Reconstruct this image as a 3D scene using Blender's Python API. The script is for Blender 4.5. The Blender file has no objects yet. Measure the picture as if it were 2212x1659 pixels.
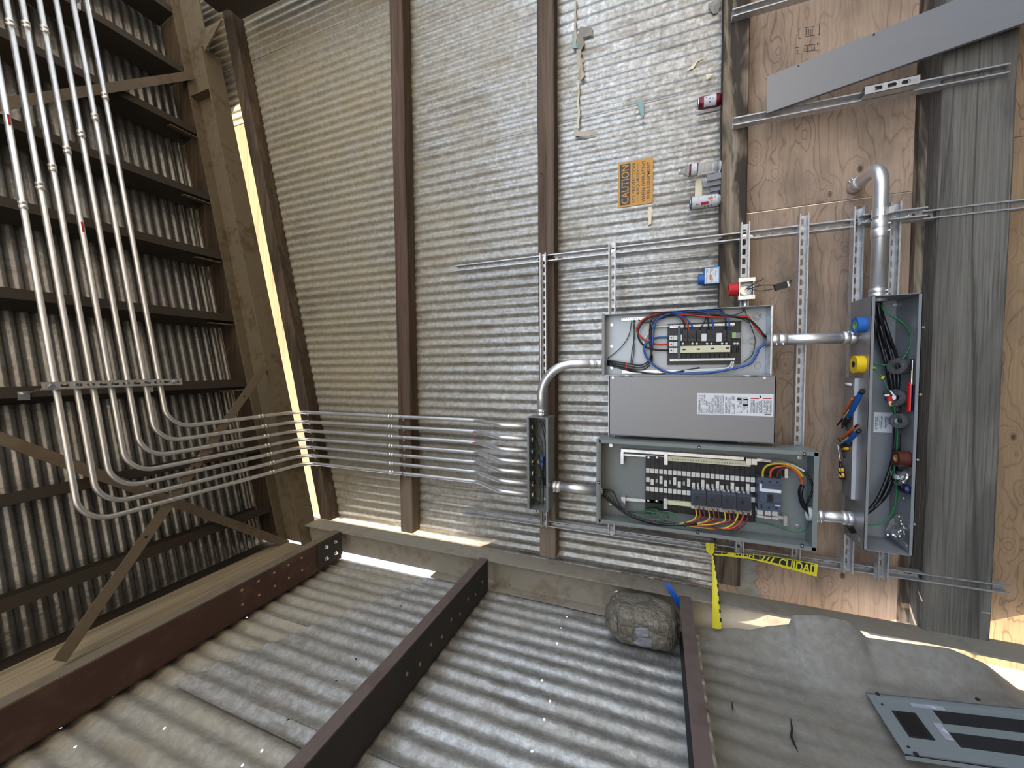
import bpy, bmesh, math, random
import numpy as np
from mathutils import Vector, Matrix, noise

# ---------------------------------------------------------------- camera, world, sun, exposure
scene = bpy.context.scene
COL = scene.collection
CAM_H = 1.6
FPX = 824.93
RW = np.array([[-0.00850705, -0.99897028, -0.04456474],
               [0.3583462, -0.04465197, 0.93252035],
               [-0.93355002, -0.00803661, 0.35835705]])   # rows: world X, Y, Z in (image right, image down, forward)
cd = bpy.data.cameras.new('camera')
cam = bpy.data.objects.new('camera', cd); COL.objects.link(cam)
cd.sensor_fit = 'HORIZONTAL'; cd.sensor_width = 36.0; cd.lens = FPX / 2212.0 * 36.0
cd.clip_start = 0.02; cd.clip_end = 200
cam.matrix_world = Matrix(((RW[0][0], -RW[0][1], -RW[0][2], 0), (RW[1][0], -RW[1][1], -RW[1][2], 0),
                           (RW[2][0], -RW[2][1], -RW[2][2], CAM_H), (0, 0, 0, 1)))
scene.camera = cam

SUN_DIR = Vector((0.42, 0.36, -0.80)).normalized()     # travel direction of the light
world = bpy.data.worlds.new('sky'); scene.world = world; world.use_nodes = True
wn = world.node_tree.nodes; wl = world.node_tree.links
wn.clear()
wo = wn.new('ShaderNodeOutputWorld'); wb = wn.new('ShaderNodeBackground'); ws = wn.new('ShaderNodeTexSky')
ws.sky_type = 'NISHITA'; ws.sun_disc = False
ws.sun_elevation = math.asin(-SUN_DIR.z)
ws.sun_rotation = math.atan2(-SUN_DIR.x, -SUN_DIR.y)
ws.dust_density = 4.0; ws.air_density = 1.0; ws.altitude = 50
wb.inputs['Strength'].default_value = 0.62
wm = wn.new('ShaderNodeMixRGB'); wm.inputs[0].default_value = 0.62; wm.inputs[2].default_value = (1.50, 1.49, 1.47, 1)   # hazy, nearly white sky
wl.new(ws.outputs[0], wm.inputs[1]); wl.new(wm.outputs[0], wb.inputs[0]); wl.new(wb.outputs[0], wo.inputs[0])
sd = bpy.data.lights.new('sun', 'SUN'); sd.energy = 9.0; sd.angle = math.radians(0.6); sd.color = (1.0, 0.85, 0.64)
sun = bpy.data.objects.new('sun', sd); COL.objects.link(sun)
sun.rotation_euler = SUN_DIR.to_track_quat('-Z', 'Y').to_euler(); sun.location = (-4, -4, 12)
vs = scene.view_settings
vs.view_transform = 'Standard'; vs.look = 'None'; vs.gamma = 1.0; vs.use_curve_mapping = False
vs.exposure = 1.08
cy = scene.cycles
cy.max_bounces = 5; cy.diffuse_bounces = 3; cy.glossy_bounces = 2; cy.transmission_bounces = 4; cy.use_adaptive_sampling = True; cy.adaptive_threshold = 0.04; cy.transparent_max_bounces = 6
cy.caustics_reflective = False; cy.caustics_refractive = False

# ---------------------------------------------------------------- helpers
def ray(px, py):
    return RW @ np.array([px - 1106.0, py - 829.5, FPX])
def at(px, py, Y):                 # photo point -> point of the plane Y = const in the shed
    r = ray(px, py); r = r * (Y / r[1]); return Vector((r[0], Y, r[2] + CAM_H))
def atx(px, py, X):
    r = ray(px, py); r = r * (X / r[0]); return Vector((X, r[1], r[2] + CAM_H))
def atz(px, py, Z):
    r = ray(px, py); r = r * ((Z - CAM_H) / r[2]); return Vector((r[0], r[1], Z))
SL = 0.2345                        # roof pitch
def atr(px, py, d):                # plane Z - SL*X = d (parallel to the roof)
    r = ray(px, py); t = (d - CAM_H) / (r[2] - SL * r[0]); return Vector((r[0] * t, r[1] * t, r[2] * t + CAM_H))
def crop(ox, oy, s):
    return lambda x, y, Y: at(ox + x / s, oy + y / s, Y)
V = Vector
WLOC = {}
def wloc(o):
    return WLOC.get(o.name, V((0, 0, 0)))
def tag(o, label=None, cat=None, group=None, kind=None):
    if label: o['label'] = label
    if cat: o['category'] = cat
    if group: o['group'] = group
    if kind: o['kind'] = kind
    return o
def thing(name, loc, label, cat, group=None):
    o = bpy.data.objects.new(name, None); COL.objects.link(o)
    o.empty_display_size = 0.05; o.location = loc; WLOC[o.name] = V(loc)
    return tag(o, label, cat, group)
def struct(name, loc=(0, 0, 0)):
    o = bpy.data.objects.new(name, None); COL.objects.link(o); o.location = loc; WLOC[o.name] = V(loc)
    o.empty_display_size = 0.05
    o['kind'] = 'structure'; return o

class MB:
    def __init__(s): s.v = []; s.f = []; s.s = []
    def add(s, vs, fs, smooth=False):
        b = len(s.v); s.v.extend([tuple(p) for p in vs]); s.f.extend([tuple(i + b for i in f) for f in fs]); s.s.extend([smooth] * len(fs)); return s
    def box(s, x0, x1, y0, y1, z0, z1):
        x0, x1 = min(x0, x1), max(x0, x1); y0, y1 = min(y0, y1), max(y0, y1); z0, z1 = min(z0, z1), max(z0, z1)
        return s.add([(x0, y0, z0), (x1, y0, z0), (x1, y1, z0), (x0, y1, z0), (x0, y0, z1), (x1, y0, z1), (x1, y1, z1), (x0, y1, z1)],
                     [(0, 3, 2, 1), (4, 5, 6, 7), (0, 1, 5, 4), (1, 2, 6, 5), (2, 3, 7, 6), (3, 0, 4, 7)])
    def obox(s, c, u, v, n):       # centre and three half-extent vectors
        c, u, v, n = V(c), V(u), V(v), V(n)
        P = [c + a * u + b * v + d * n for d in (-1, 1) for (a, b) in ((-1, -1), (1, -1), (1, 1), (-1, 1))]
        fs = [(0, 3, 2, 1), (4, 5, 6, 7), (0, 1, 5, 4), (1, 2, 6, 5), (2, 3, 7, 6), (3, 0, 4, 7)]
        if u.cross(v).dot(n) < 0: fs = [f[::-1] for f in fs]
        return s.add(P, fs)
    def prism(s, poly, ext, smooth=False):
        poly = [V(p) for p in poly]; ext = V(ext); n = len(poly)
        nrm = V((0, 0, 0))
        for i in range(n): nrm += poly[i].cross(poly[(i + 1) % n])
        if nrm.dot(ext) > 0: poly = poly[::-1]
        P = poly + [p + ext for p in poly]
        s.add(P, [tuple(range(n)), tuple(range(2 * n - 1, n - 1, -1))])
        b = len(s.v) - 2 * n
        for i in range(n):
            j = (i + 1) % n; s.f.append((b + i, b + n + i, b + n + j, b + j)); s.s.append(smooth)
        return s
    def tube(s, pts, r, n=8, cap=True, rs=None):
        pts = [V(p) for p in pts]; m = len(pts)
        T = []
        for i in range(m):
            a = pts[max(i - 1, 0)]; b = pts[min(i + 1, m - 1)]; t = (b - a)
            T.append(t.normalized() if t.length > 1e-9 else V((0, 0, 1)))
        up = V((0, 0, 1)) if abs(T[0].z) < 0.9 else V((1, 0, 0))
        nn = (up - T[0] * up.dot(T[0])).normalized(); P = []
        for i in range(m):
            nn = (nn - T[i] * nn.dot(T[i])).normalized(); bb = T[i].cross(nn)
            rr = rs[i] if rs else r
            for k in range(n):
                a = 2 * math.pi * k / n; P.append(pts[i] + (nn * math.cos(a) + bb * math.sin(a)) * rr)
        F = []
        for i in range(m - 1):
            for k in range(n):
                k2 = (k + 1) % n; F.append((i * n + k, i * n + k2, (i + 1) * n + k2, (i + 1) * n + k))
        s.add(P, F, True)
        if cap:
            b = len(s.v) - len(P)
            s.f.append(tuple(b + k for k in range(n - 1, -1, -1))); s.s.append(False)
            s.f.append(tuple(b + (m - 1) * n + k for k in range(n))); s.s.append(False)
        return s
    def cyl(s, a, b, r, n=12): return s.tube([a, b], r, n)
    def ring(s, a, b, r0, r1, n=20):   # hollow cylinder from a to b (inner r0, outer r1)
        a, b = V(a), V(b); t = (b - a).normalized(); up = V((0, 0, 1)) if abs(t.z) < 0.9 else V((1, 0, 0))
        u = (up - t * up.dot(t)).normalized(); w = t.cross(u); P = []
        for (c, r) in ((a, r0), (a, r1), (b, r1), (b, r0)):
            for k in range(n):
                x = 2 * math.pi * k / n; P.append(c + (u * math.cos(x) + w * math.sin(x)) * r)
        F = []
        for q in range(4):
            for k in range(n):
                k2 = (k + 1) % n; q2 = (q + 1) % 4; F.append((q * n + k, q * n + k2, q2 * n + k2, q2 * n + k))
        s.add(P, F, False); 
        return s
    def lathe(s, base, axis, prof, n=20, smooth=True):
        base = V(base); t = V(axis).normalized(); up = V((0, 0, 1)) if abs(t.z) < 0.9 else V((1, 0, 0))
        u = (up - t * up.dot(t)).normalized(); w = t.cross(u); P = []
        for (r, h) in prof:
            for k in range(n):
                x = 2 * math.pi * k / n; P.append(base + t * h + (u * math.cos(x) + w * math.sin(x)) * r)
        F = []
        for q in range(len(prof) - 1):
            for k in range(n):
                k2 = (k + 1) % n; F.append((q * n + k, q * n + k2, (q + 1) * n + k2, (q + 1) * n + k))
        return s.add(P, F, smooth)
    def grid(s, nu, nv, fn, smooth=True, closed=False):
        P = [fn(i, j) for j in range(nv + 1) for i in range(nu + 1)]
        F = [(j * (nu + 1) + i, j * (nu + 1) + i + 1, (j + 1) * (nu + 1) + i + 1, (j + 1) * (nu + 1) + i) for j in range(nv) for i in range(nu)]
        return s.add(P, F, smooth)
    def build(s, name, mat, parent=None, origin=None):
        me = bpy.data.meshes.new(name)
        P = np.array(s.v, dtype=float)
        if parent is not None:
            off = wloc(parent); loc = None
        else:
            if origin is None:
                mn, mx = P.min(0), P.max(0); origin = ((mn[0] + mx[0]) / 2, (mn[1] + mx[1]) / 2, mn[2])
            off = V(origin); loc = off
        P = P - np.array(off)
        me.from_pydata([tuple(p) for p in P], [], s.f); me.update()
        me.polygons.foreach_set('use_smooth', s.s)
        me.materials.append(MAT[mat] if isinstance(mat, str) else mat)
        o = bpy.data.objects.new(name, me); COL.objects.link(o)
        if parent is not None: o.parent = parent; WLOC[o.name] = off
        else: o.location = loc; WLOC[o.name] = V(loc)
        return o
def shift(o, parent, d, label=None):     # a copy of a part, moved, sharing its mesh
    c = o.copy(); COL.objects.link(c); c.parent = parent; c.location = o.location + V(d); WLOC[c.name] = wloc(parent)
    return c

def catmull(pts, n=6):
    pts = [V(p) for p in pts]
    if len(pts) < 3: return pts
    Q = [pts[0] * 2 - pts[1]] + pts + [pts[-1] * 2 - pts[-2]]; out = []
    for i in range(1, len(Q) - 2):
        for k in range(n):
            t = k / n; a, b, c, d = Q[i - 1], Q[i], Q[i + 1], Q[i + 2]
            out.append(0.5 * ((2 * b) + (c - a) * t + (2 * a - 5 * b + 4 * c - d) * t * t + (3 * b - a - 3 * c + d) * t ** 3))
    out.append(pts[-1]); return out
def fillet(pts, rad, n=8):
    pts = [V(p) for p in pts]; out = [pts[0]]
    for i in range(1, len(pts) - 1):
        a, b, c = pts[i - 1], pts[i], pts[i + 1]; u = (a - b).normalized(); v = (c - b).normalized()
        ang = u.angle(v); r = rad[i - 1] if isinstance(rad, (list, tuple)) else rad
        d = r / math.tan(ang / 2); p = b + u * d; q = b + v * d
        ctr = b + (u + v).normalized() * (r / math.sin(ang / 2))
        e1 = (p - ctr); e2 = (q - ctr); tot = e1.angle(e2)
        for k in range(n + 1):
            w = k / n; so = math.sin(tot)
            out.append(ctr + (e1 * math.sin((1 - w) * tot) + e2 * math.sin(w * tot)) / so)
    out.append(pts[-1]); return out

# ---------------------------------------------------------------- materials
MAT = {}
class NT:
    def __init__(s, name):
        m = bpy.data.materials.new(name); m.use_nodes = True; MAT[name] = m; s.m = m; s.t = m.node_tree; s.t.nodes.clear()
        s.out = s.t.nodes.new('ShaderNodeOutputMaterial'); s.p = s.t.nodes.new('ShaderNodeBsdfPrincipled'); s.t.links.new(s.p.outputs[0], s.out.inputs[0])
    def n(s, ty, ins=None, **kw):
        nd = s.t.nodes.new('ShaderNode' + ty)
        for k, v in kw.items(): setattr(nd, k, v)
        for k, v in (ins or {}).items():
            sock = nd.inputs[k]
            if isinstance(v, bpy.types.NodeSocket): s.t.links.new(v, sock)
            else: sock.default_value = v
        return nd
    def pos(s, sc=(1, 1, 1), obj=False, loc=(0, 0, 0)):
        c = s.n('TexCoord').outputs['Object'] if obj else s.n('NewGeometry').outputs['Position']
        return s.n('Mapping', {'Vector': c, 'Scale': sc, 'Location': loc}).outputs[0]
    def noise(s, vec, scale, detail=4, rough=0.55, dist=0):
        return s.n('TexNoise', {'Vector': vec, 'Scale': scale, 'Detail': detail, 'Roughness': rough, 'Distortion': dist}).outputs[0]
    def ramp(s, fac, stops):
        r = s.n('ValToRGB', {'Fac': fac}); e = r.color_ramp.elements
        while len(e) < len(stops): e.new(0.5)
        for el, (p, c) in zip(e, stops):
            el.position = p; el.color = (c, c, c, 1) if not isinstance(c, (tuple, list)) else (c[0], c[1], c[2], 1)
        return r.outputs[0]
    def mix(s, fac, a, b, mode='MIX'):
        m = s.n('MixRGB', blend_type=mode)
        for sock, v in zip((m.inputs[0], m.inputs[1], m.inputs[2]), (fac, a, b)):
            if isinstance(v, bpy.types.NodeSocket): s.t.links.new(v, sock)
            elif isinstance(v, (int, float)): sock.default_value = v
            else: sock.default_value = (v[0], v[1], v[2], 1)
        return m.outputs[0]
    def math(s, op, a, b=0.0, clamp=False):
        m = s.n('Math', operation=op, use_clamp=clamp)
        for sock, v in zip(m.inputs, (a, b)):
            if isinstance(v, bpy.types.NodeSocket): s.t.links.new(v, sock)
            else: sock.default_value = v
        return m.outputs[0]
    def rng(s, v, a, b, c=0.0, d=1.0):
        return s.n('MapRange', {'Value': v, 'From Min': a, 'From Max': b, 'To Min': c, 'To Max': d}).outputs[0]
    def sep(s, v): return s.n('SeparateXYZ', {0: v}).outputs
    def set(s, **kw):
        nm = {'col': 'Base Color', 'rough': 'Roughness', 'metal': 'Metallic', 'normal': 'Normal', 'spec': 'Specular IOR Level', 'trans': 'Transmission Weight', 'ior': 'IOR', 'alpha': 'Alpha', 'coat': 'Coat Weight'}
        for k, v in kw.items():
            sock = s.p.inputs[nm[k]]
            if isinstance(v, bpy.types.NodeSocket): s.t.links.new(v, sock)
            elif k == 'col': sock.default_value = (v[0], v[1], v[2], 1)
            else: sock.default_value = v
        return s
    def bump(s, h, st, dist=0.01):
        s.set(normal=s.n('Bump', {'Height': h, 'Strength': st, 'Distance': dist}).outputs[0]); return s

def plain(name, col, rough=0.5, metal=0.0, var=0.12, scale=30, bump=0.0, spec=0.5):
    m = NT(name); nz = m.noise(m.pos(obj=True), scale, 3)
    m.set(col=m.mix(nz, tuple(c * (1 - var) for c in col), tuple(min(1, c * (1 + var)) for c in col)), rough=rough, metal=metal, spec=spec)
    if bump: m.bump(nz, bump, 0.002)
    return m
def srgb(r, g, b):
    f = lambda c: (c / 255 / 12.92) if c / 255 <= 0.04045 else ((c / 255 + 0.055) / 1.055) ** 2.4
    return (f(r), f(g), f(b))

def corrugated(name, zlo, zhi, dusty, tan, dlo=0.0, dhi=1.0, axis=2, base=(0.30, 0.62), rscale=1.0, metal=0.75, rlo=0.42):
    m = NT(name); p = m.pos()
    wob = m.n('VectorMath', {0: m.n('TexNoise', {'Vector': p, 'Scale': 55.0, 'Detail': 4.0, 'Roughness': 0.65}).outputs['Color'], 1: (0.028, 0.028, 0.045)}, operation='MULTIPLY').outputs[0]
    sp = m.n('TexVoronoi', {'Vector': m.n('VectorMath', {0: p, 1: wob}, operation='ADD').outputs[0], 'Scale': 70.0 * rscale, 'Randomness': 1.0}).outputs['Color']
    sv = m.n('RGBToBW', {0: sp}).outputs[0]
    big = m.noise(p, 2.2, 6, 0.62); fine = m.noise(p, 26, 5, 0.6)
    st = m.noise(m.pos((7, 7, 0.7)), 1.6, 5, 0.6)
    sv = m.math('ADD', m.math('MULTIPLY', sv, 0.6), m.math('MULTIPLY', m.noise(m.pos((1, 1, 0.6)), 34, 6, 0.7), 0.45))
    g = m.mix(sv, (base[0], base[0] * 0.99, base[0] * 0.97), (base[1] * 0.97, base[1] * 0.99, base[1]))
    g = m.mix(m.math('MULTIPLY', m.ramp(fine, [(0.35, 1.0), (0.62, 0.0)]), 0.5), g, (0.20, 0.185, 0.16))
    dr = m.ramp(m.noise(m.pos((5, 5, 1.2), loc=(2, 0, 5)), 2.0, 7, 0.7), [(0.55, 0.0), (0.68, 1.0)])
    g = m.mix(m.math('MULTIPLY', dr, 0.6), g, (0.17, 0.14, 0.115))
    z = m.rng(m.sep(m.n('NewGeometry').outputs['Position'])[axis], zlo, zhi, dlo, dhi)
    d = m.math('ADD', m.math('MULTIPLY', big, 0.75), m.math('MULTIPLY', st, 0.45))
    d = m.math('ADD', m.math('SUBTRACT', d, 0.62), z)
    d = m.math('MULTIPLY', m.math('MAXIMUM', m.math('MINIMUM', d, 1.0), 0.0), dusty)
    tn = m.mix(fine, tuple(c * 0.8 for c in tan), tuple(c * 1.18 for c in tan))
    m.set(col=m.mix(d, g, tn), rough=m.rng(d, 0, 1, rlo, 0.78), metal=m.rng(d, 0, 0.9, metal, 0.05))
    m.bump(m.math('ADD', m.math('ADD', sv, m.math('MULTIPLY', fine, 2.0)), m.math('MULTIPLY', m.noise(m.pos((1, 1, 0.55)), 9, 3, 0.5), 7.0)), 0.42, 0.002)
    return m
corrugated('sheet_back', 1.7, 3.9, 0.95, (0.385, 0.325, 0.20), 0.04, 0.64, base=(0.22, 0.66), metal=0.68, rlo=0.33)
corrugated('sheet_left_low', 1.4, 3.6, 0.85, (0.40, 0.36, 0.28), 0.14, 0.36, rscale=1.3, base=(0.30, 0.70), metal=0.55, rlo=0.33)
corrugated('sheet_left_high', 2.6, 4.2, 0.97, (0.43, 0.375, 0.265), 0.45, 0.62, metal=0.5)
corrugated('sheet_roof', 1.6, 4.0, 0.55, (0.14, 0.135, 0.12), -0.1, 0.0, base=(0.22, 0.36), metal=0.75, rlo=0.34)
corrugated('sheet_dented', 0.4, 1.6, 0.97, (0.25, 0.218, 0.165), 0.58, 0.62, base=(0.25, 0.42), metal=0.3)

def wood(name, dark, mid, light, ax=0, stretch=22, stain=0.0, staincol=(0.03, 0.024, 0.02), gap=0.4, bump=0.5, sscale=1.2, crack=0.0, pale=0.0):
    m = NT(name); sc = [1.0, 1.0, 1.0]
    for i in range(3):
        if i != ax: sc[i] = stretch
    g = m.noise(m.pos(tuple(x * 1.2 for x in sc)), 1.0, 8, 0.62, 0.6); b = m.noise(m.pos(tuple(x * 0.25 for x in sc)), 1.0, 4, 0.5, 0.3)
    fib = m.noise(m.pos(tuple(x * 5 if x > 1 else 2.0 for x in sc)), 1.0, 3, 0.5)
    f = m.math('ADD', m.math('MULTIPLY', g, 0.7), m.math('MULTIPLY', b, 0.35))
    c = m.ramp(f, [(0.30, dark), (0.50, mid), (0.74, light)])
    c = m.mix(m.math('MULTIPLY', m.ramp(fib, [(0.3, 1.0), (0.5, 0.0)]), gap), c, tuple(x * 0.45 for x in dark))
    if crack:
        ck = m.noise(m.pos(tuple(x * 0.30 if x > 1 else 0.22 for x in sc), loc=(1, 4, 2)), 1.0, 1, 0.4)
        c = m.mix(m.ramp(ck, [(0.487, 0.0), (0.4965, crack), (0.5035, crack), (0.513, 0.0)]), c, tuple(x * 0.25 for x in dark))
    if stain:
        s = m.ramp(m.noise(m.pos(tuple(x * 0.16 if x > 1 else 0.8 for x in sc)), sscale, 6, 0.65, 0.8), [(0.46, 0.0), (0.56, 1.0)])
        c = m.mix(m.math('MULTIPLY', s, stain), c, staincol)
    if pale:
        xx = m.sep(m.n('NewGeometry').outputs['Position'])[0]
        pf = m.math('ADD', m.rng(xx, -0.55, -1.15, 0.0, 1.0), m.math('MULTIPLY', m.math('SUBTRACT', b, 0.5), 1.6), True)
        c = m.mix(m.math('MULTIPLY', m.ramp(pf, [(0.35, 0.0), (0.6, 1.0)]), pale), c, m.mix(g, (0.16, 0.125, 0.09), (0.36, 0.30, 0.235)))
    m.set(col=c, rough=0.82, spec=0.25); m.bump(m.math('ADD', g, fib), bump, 0.004); return m
wood('timber_brown', (0.055, 0.040, 0.029), (0.115, 0.082, 0.060), (0.19, 0.14, 0.106), pale=0.8)
wood('timber_red', (0.058, 0.038, 0.028), (0.12, 0.08, 0.060), (0.18, 0.127, 0.098), pale=0.75)
wood('timber_stained', (0.10, 0.07, 0.045), (0.19, 0.145, 0.10), (0.36, 0.30, 0.22), stain=0.88, staincol=(0.035, 0.028, 0.023), sscale=2.2)
wood('timber_plate', (0.05, 0.036, 0.024), (0.11, 0.08, 0.054), (0.18, 0.14, 0.10), stain=0.5)
wood('timber_grey', (0.12, 0.11, 0.092), (0.18, 0.167, 0.142), (0.24, 0.222, 0.19), stretch=30, stain=0.55, staincol=(0.075, 0.070, 0.064), gap=0.55, bump=0.8, sscale=0.9, crack=0.6)
wood('timber_dust_x', (0.34, 0.25, 0.15), (0.48, 0.36, 0.23), (0.56, 0.45, 0.31), stretch=9, gap=0.2)
wood('timber_dust', (0.20, 0.155, 0.095), (0.36, 0.29, 0.19), (0.48, 0.40, 0.28), ax=1)

def plywood(name, base, line, dirt=0.5, seed=0.0):
    m = NT(name)
    q = m.pos((0.16, 1, 1), loc=(seed, 0, seed * 0.7))
    w1 = m.noise(m.pos((0.8, 1, 3.2), loc=(seed, 0, seed)), 1.6, 3, 0.5, 0.4)
    # knots: a sparse cell pattern pulls the grain lines around it
    vo = m.n('TexVoronoi', {'Vector': m.pos((2.0, 0.0, 3.2), loc=(seed * 1.7, 0, seed)), 'Scale': 2.3, 'Randomness': 1.0}).outputs['Distance']
    kn = m.ramp(vo, [(0.0, 1.0), (0.09, 0.8), (0.26, 0.22), (0.5, 0.0)])
    z = m.sep(m.n('NewGeometry').outputs['Position'])[2]
    ph = m.math('ADD', m.math('MULTIPLY', z, 62.0), m.math('ADD', m.math('MULTIPLY', w1, 30.0), m.math('MULTIPLY', kn, 15.0)))
    s = m.math('SINE', ph)
    ln = m.ramp(m.math('ABSOLUTE', s), [(0.0, 1.0), (0.24, 0.30), (0.6, 0.0)])
    fib = m.noise(m.pos((3, 60, 130)), 1.0, 4, 0.6)
    blot = m.noise(m.pos((1.3, 1, 2.6), loc=(seed, 3, 1)), 2.2, 5, 0.6)
    c = m.mix(m.math('MULTIPLY', ln, m.rng(m.noise(m.pos((0.7, 1, 2), loc=(5, seed, 0)), 3.0, 3), 0.35, 0.65, 0.25, 0.95)), base, line)
    c = m.mix(m.math('MULTIPLY', m.ramp(fib, [(0.35, 1.0), (0.65, 0.0)]), 0.35), c, tuple(x * 0.55 for x in base))
    c = m.mix(m.math('MULTIPLY', m.ramp(blot, [(0.45, 0.0), (0.75, 1.0)]), dirt), c, (0.085, 0.075, 0.066))
    c = m.mix(m.math('MULTIPLY', m.ramp(vo, [(0.05, 1.0), (0.115, 0.0)]), 0.85), c, (0.05, 0.028, 0.02))
    m.set(col=c, rough=0.8, spec=0.25); m.bump(m.math('ADD', fib, ln), 0.25, 0.002); return m
plywood('ply_a', (0.48, 0.345, 0.245), (0.22, 0.115, 0.07), 0.55, 0.0)
plywood('ply_b', (0.45, 0.325, 0.235), (0.23, 0.125, 0.08), 0.62, 4.3)
plywood('ply_c', (0.40, 0.265, 0.15), (0.16, 0.095, 0.05), 0.35, 9.1)

def steel(name, a, b, rust, amt=0.5, rough=0.7, scale=3.0, metal=0.0):
    m = NT(name); p = m.pos(); n1 = m.noise(p, scale, 6, 0.6); n2 = m.noise(p, scale * 6, 5, 0.6)
    c = m.mix(n1, a, b)
    c = m.mix(m.math('MULTIPLY', m.ramp(m.math('ADD', m.math('MULTIPLY', n1, 0.6), m.math('MULTIPLY', n2, 0.4)), [(0.50, 0.0), (0.62, 1.0)]), amt), c, rust)
    m.set(col=c, rough=rough, metal=metal); m.bump(n2, 0.2, 0.002); return m
steel('steel_rafter', (0.155, 0.125, 0.08), (0.225, 0.185, 0.125), (0.10, 0.062, 0.032), 0.7)
steel('steel_column', (0.27, 0.245, 0.20), (0.38, 0.35, 0.29), (0.17, 0.11, 0.065), 0.5)
steel('steel_red', (0.065, 0.030, 0.024), (0.11, 0.055, 0.045), (0.16, 0.12, 0.085), 0.45)
steel('steel_maroon', (0.115, 0.085, 0.075), (0.17, 0.13, 0.115), (0.085, 0.05, 0.042), 0.5)
steel('steel_purlin', (0.036, 0.030, 0.024), (0.062, 0.052, 0.041), (0.060, 0.034, 0.021), 0.6)
steel('steel_brace', (0.15, 0.12, 0.085), (0.22, 0.18, 0.13), (0.11, 0.07, 0.04), 0.5)
steel('steel_dark', (0.035, 0.033, 0.032), (0.055, 0.05, 0.047), (0.08, 0.04, 0.03), 0.4)

def galv(name, lo, hi, rough, metal=1.0, scale=60):
    m = NT(name); v = m.n('TexVoronoi', {'Vector': m.pos(), 'Scale': scale}).outputs['Color']; b = m.n('RGBToBW', {0: v}).outputs[0]
    m.set(col=m.mix(b, (lo, lo, lo * 1.01), (hi, hi, hi * 1.01)), rough=m.rng(m.noise(m.pos(), 14, 4), 0.3, 0.7, rough - 0.06, rough + 0.08), metal=metal); return m
galv('strut_zinc', 0.50, 0.66, 0.40, 0.6)
galv('emt', 0.74, 0.84, 0.36, 0.85, scale=25)
galv('emt_big', 0.70, 0.82, 0.36, 0.85, scale=12)
galv('zinc_bright', 0.70, 0.85, 0.30)
galv('galv_box', 0.58, 0.74, 0.40)
galv('trough_top', 0.36, 0.46, 0.45, 0.7, 18)
plain('paint_grey', srgb(138, 141, 144), 0.45, 0, 0.05)
plain('paint_panel', srgb(130, 137, 136), 0.42, 0, 0.05)
plain('paint_cover', srgb(138, 138, 140), 0.36, 0.25, 0.04)
plain('paint_inner', srgb(166, 172, 178), 0.34, 0.35, 0.06)
plain('paint_dead', srgb(134, 142, 143), 0.5, 0, 0.05)
plain('paint_jbox', srgb(126, 129, 129), 0.40, 0.2, 0.05)
plain('black_plastic', (0.012, 0.012, 0.013), 0.42, 0, 0.2)
plain('black_wire', (0.010, 0.011, 0.013), 0.35, 0, 0.2)
plain('black_steel', (0.02, 0.02, 0.022), 0.4, 0.3, 0.2)
plain('red_wire', srgb(200, 62, 44), 0.4); plain('blue_wire', srgb(38, 92, 170), 0.4); plain('white_wire', srgb(225, 226, 224), 0.4)
plain('green_wire', srgb(30, 120, 70), 0.4); plain('green_dark', srgb(34, 78, 46), 0.4); plain('yellow_wire', srgb(214, 186, 50), 0.4)
plain('orange_wire', srgb(216, 92, 44), 0.4); plain('brown_wire', srgb(92, 36, 34), 0.4)
plain('white_plastic', srgb(226, 226, 222), 0.45); plain('cream_plastic', srgb(222, 220, 186), 0.45)
plain('breaker_grey', srgb(74, 84, 104), 0.5, 0, 0.1); plain('green_label', srgb(150, 186, 128), 0.5)
plain('tape_blue', srgb(38, 104, 190), 0.45); plain('tape_yellow', srgb(240, 200, 30), 0.45); plain('tape_red', srgb(205, 30, 38), 0.4)
plain('tape_brown', srgb(84, 36, 24), 0.5); plain('core_card', srgb(206, 150, 84), 0.7); plain('core_green', srgb(120, 170, 90), 0.7)
plain('red_grip', srgb(196, 24, 28), 0.35); plain('navy_grip', srgb(30, 38, 84), 0.4); plain('orange_grip', srgb(214, 110, 50), 0.4)
plain('blue_grip', srgb(24, 92, 168), 0.4); plain('yellow_grip', srgb(236, 178, 48), 0.4); plain('purple_grip', srgb(92, 44, 100), 0.4); plain('pale_grip', srgb(190, 206, 190), 0.4)
plain('paper_torn', srgb(196, 186, 166), 0.85, 0, 0.15, 18); plain('paper_cream', srgb(240, 228, 196), 0.8, 0, 0.08); plain('paper_grey', srgb(150, 146, 138), 0.85)
plain('paint_teal', srgb(150, 184, 178), 0.8); plain('lip_lit_grey', srgb(196, 198, 202), 0.4, 0.3); plain('label_white', srgb(232, 234, 238), 0.5, 0, 0.02)
plain('ink', (0.02, 0.02, 0.022), 0.6); plain('ink_red', srgb(190, 40, 50), 0.6); plain('ink_grey', srgb(130, 134, 142), 0.6)
plain('sign_orange', srgb(206, 150, 62), 0.45, 0, 0.12, 12); plain('sign_black', srgb(58, 58, 60), 0.5, 0, 0.2, 20)
plain('caution_yellow', srgb(238, 226, 60), 0.35, 0, 0.06); plain('ribbon_blue', srgb(20, 84, 178), 0.35, 0, 0.1)
plain('can_red', srgb(112, 20, 36), 0.3, 0.4); plain('can_white', srgb(214, 216, 220), 0.3, 0.2); plain('alu', (0.72, 0.72, 0.73), 0.3, 1.0)
plain('box_blue', srgb(70, 140, 190), 0.6); plain('slate', srgb(140, 142, 148), 0.7); plain('hole_bright', srgb(200, 170, 120), 0.8)
plain('dust_and_shade_black', (0.016, 0.018, 0.022), 0.6, 0, 0.35, 14)  # for black parts, and for shade painted into openings and splits
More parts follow.
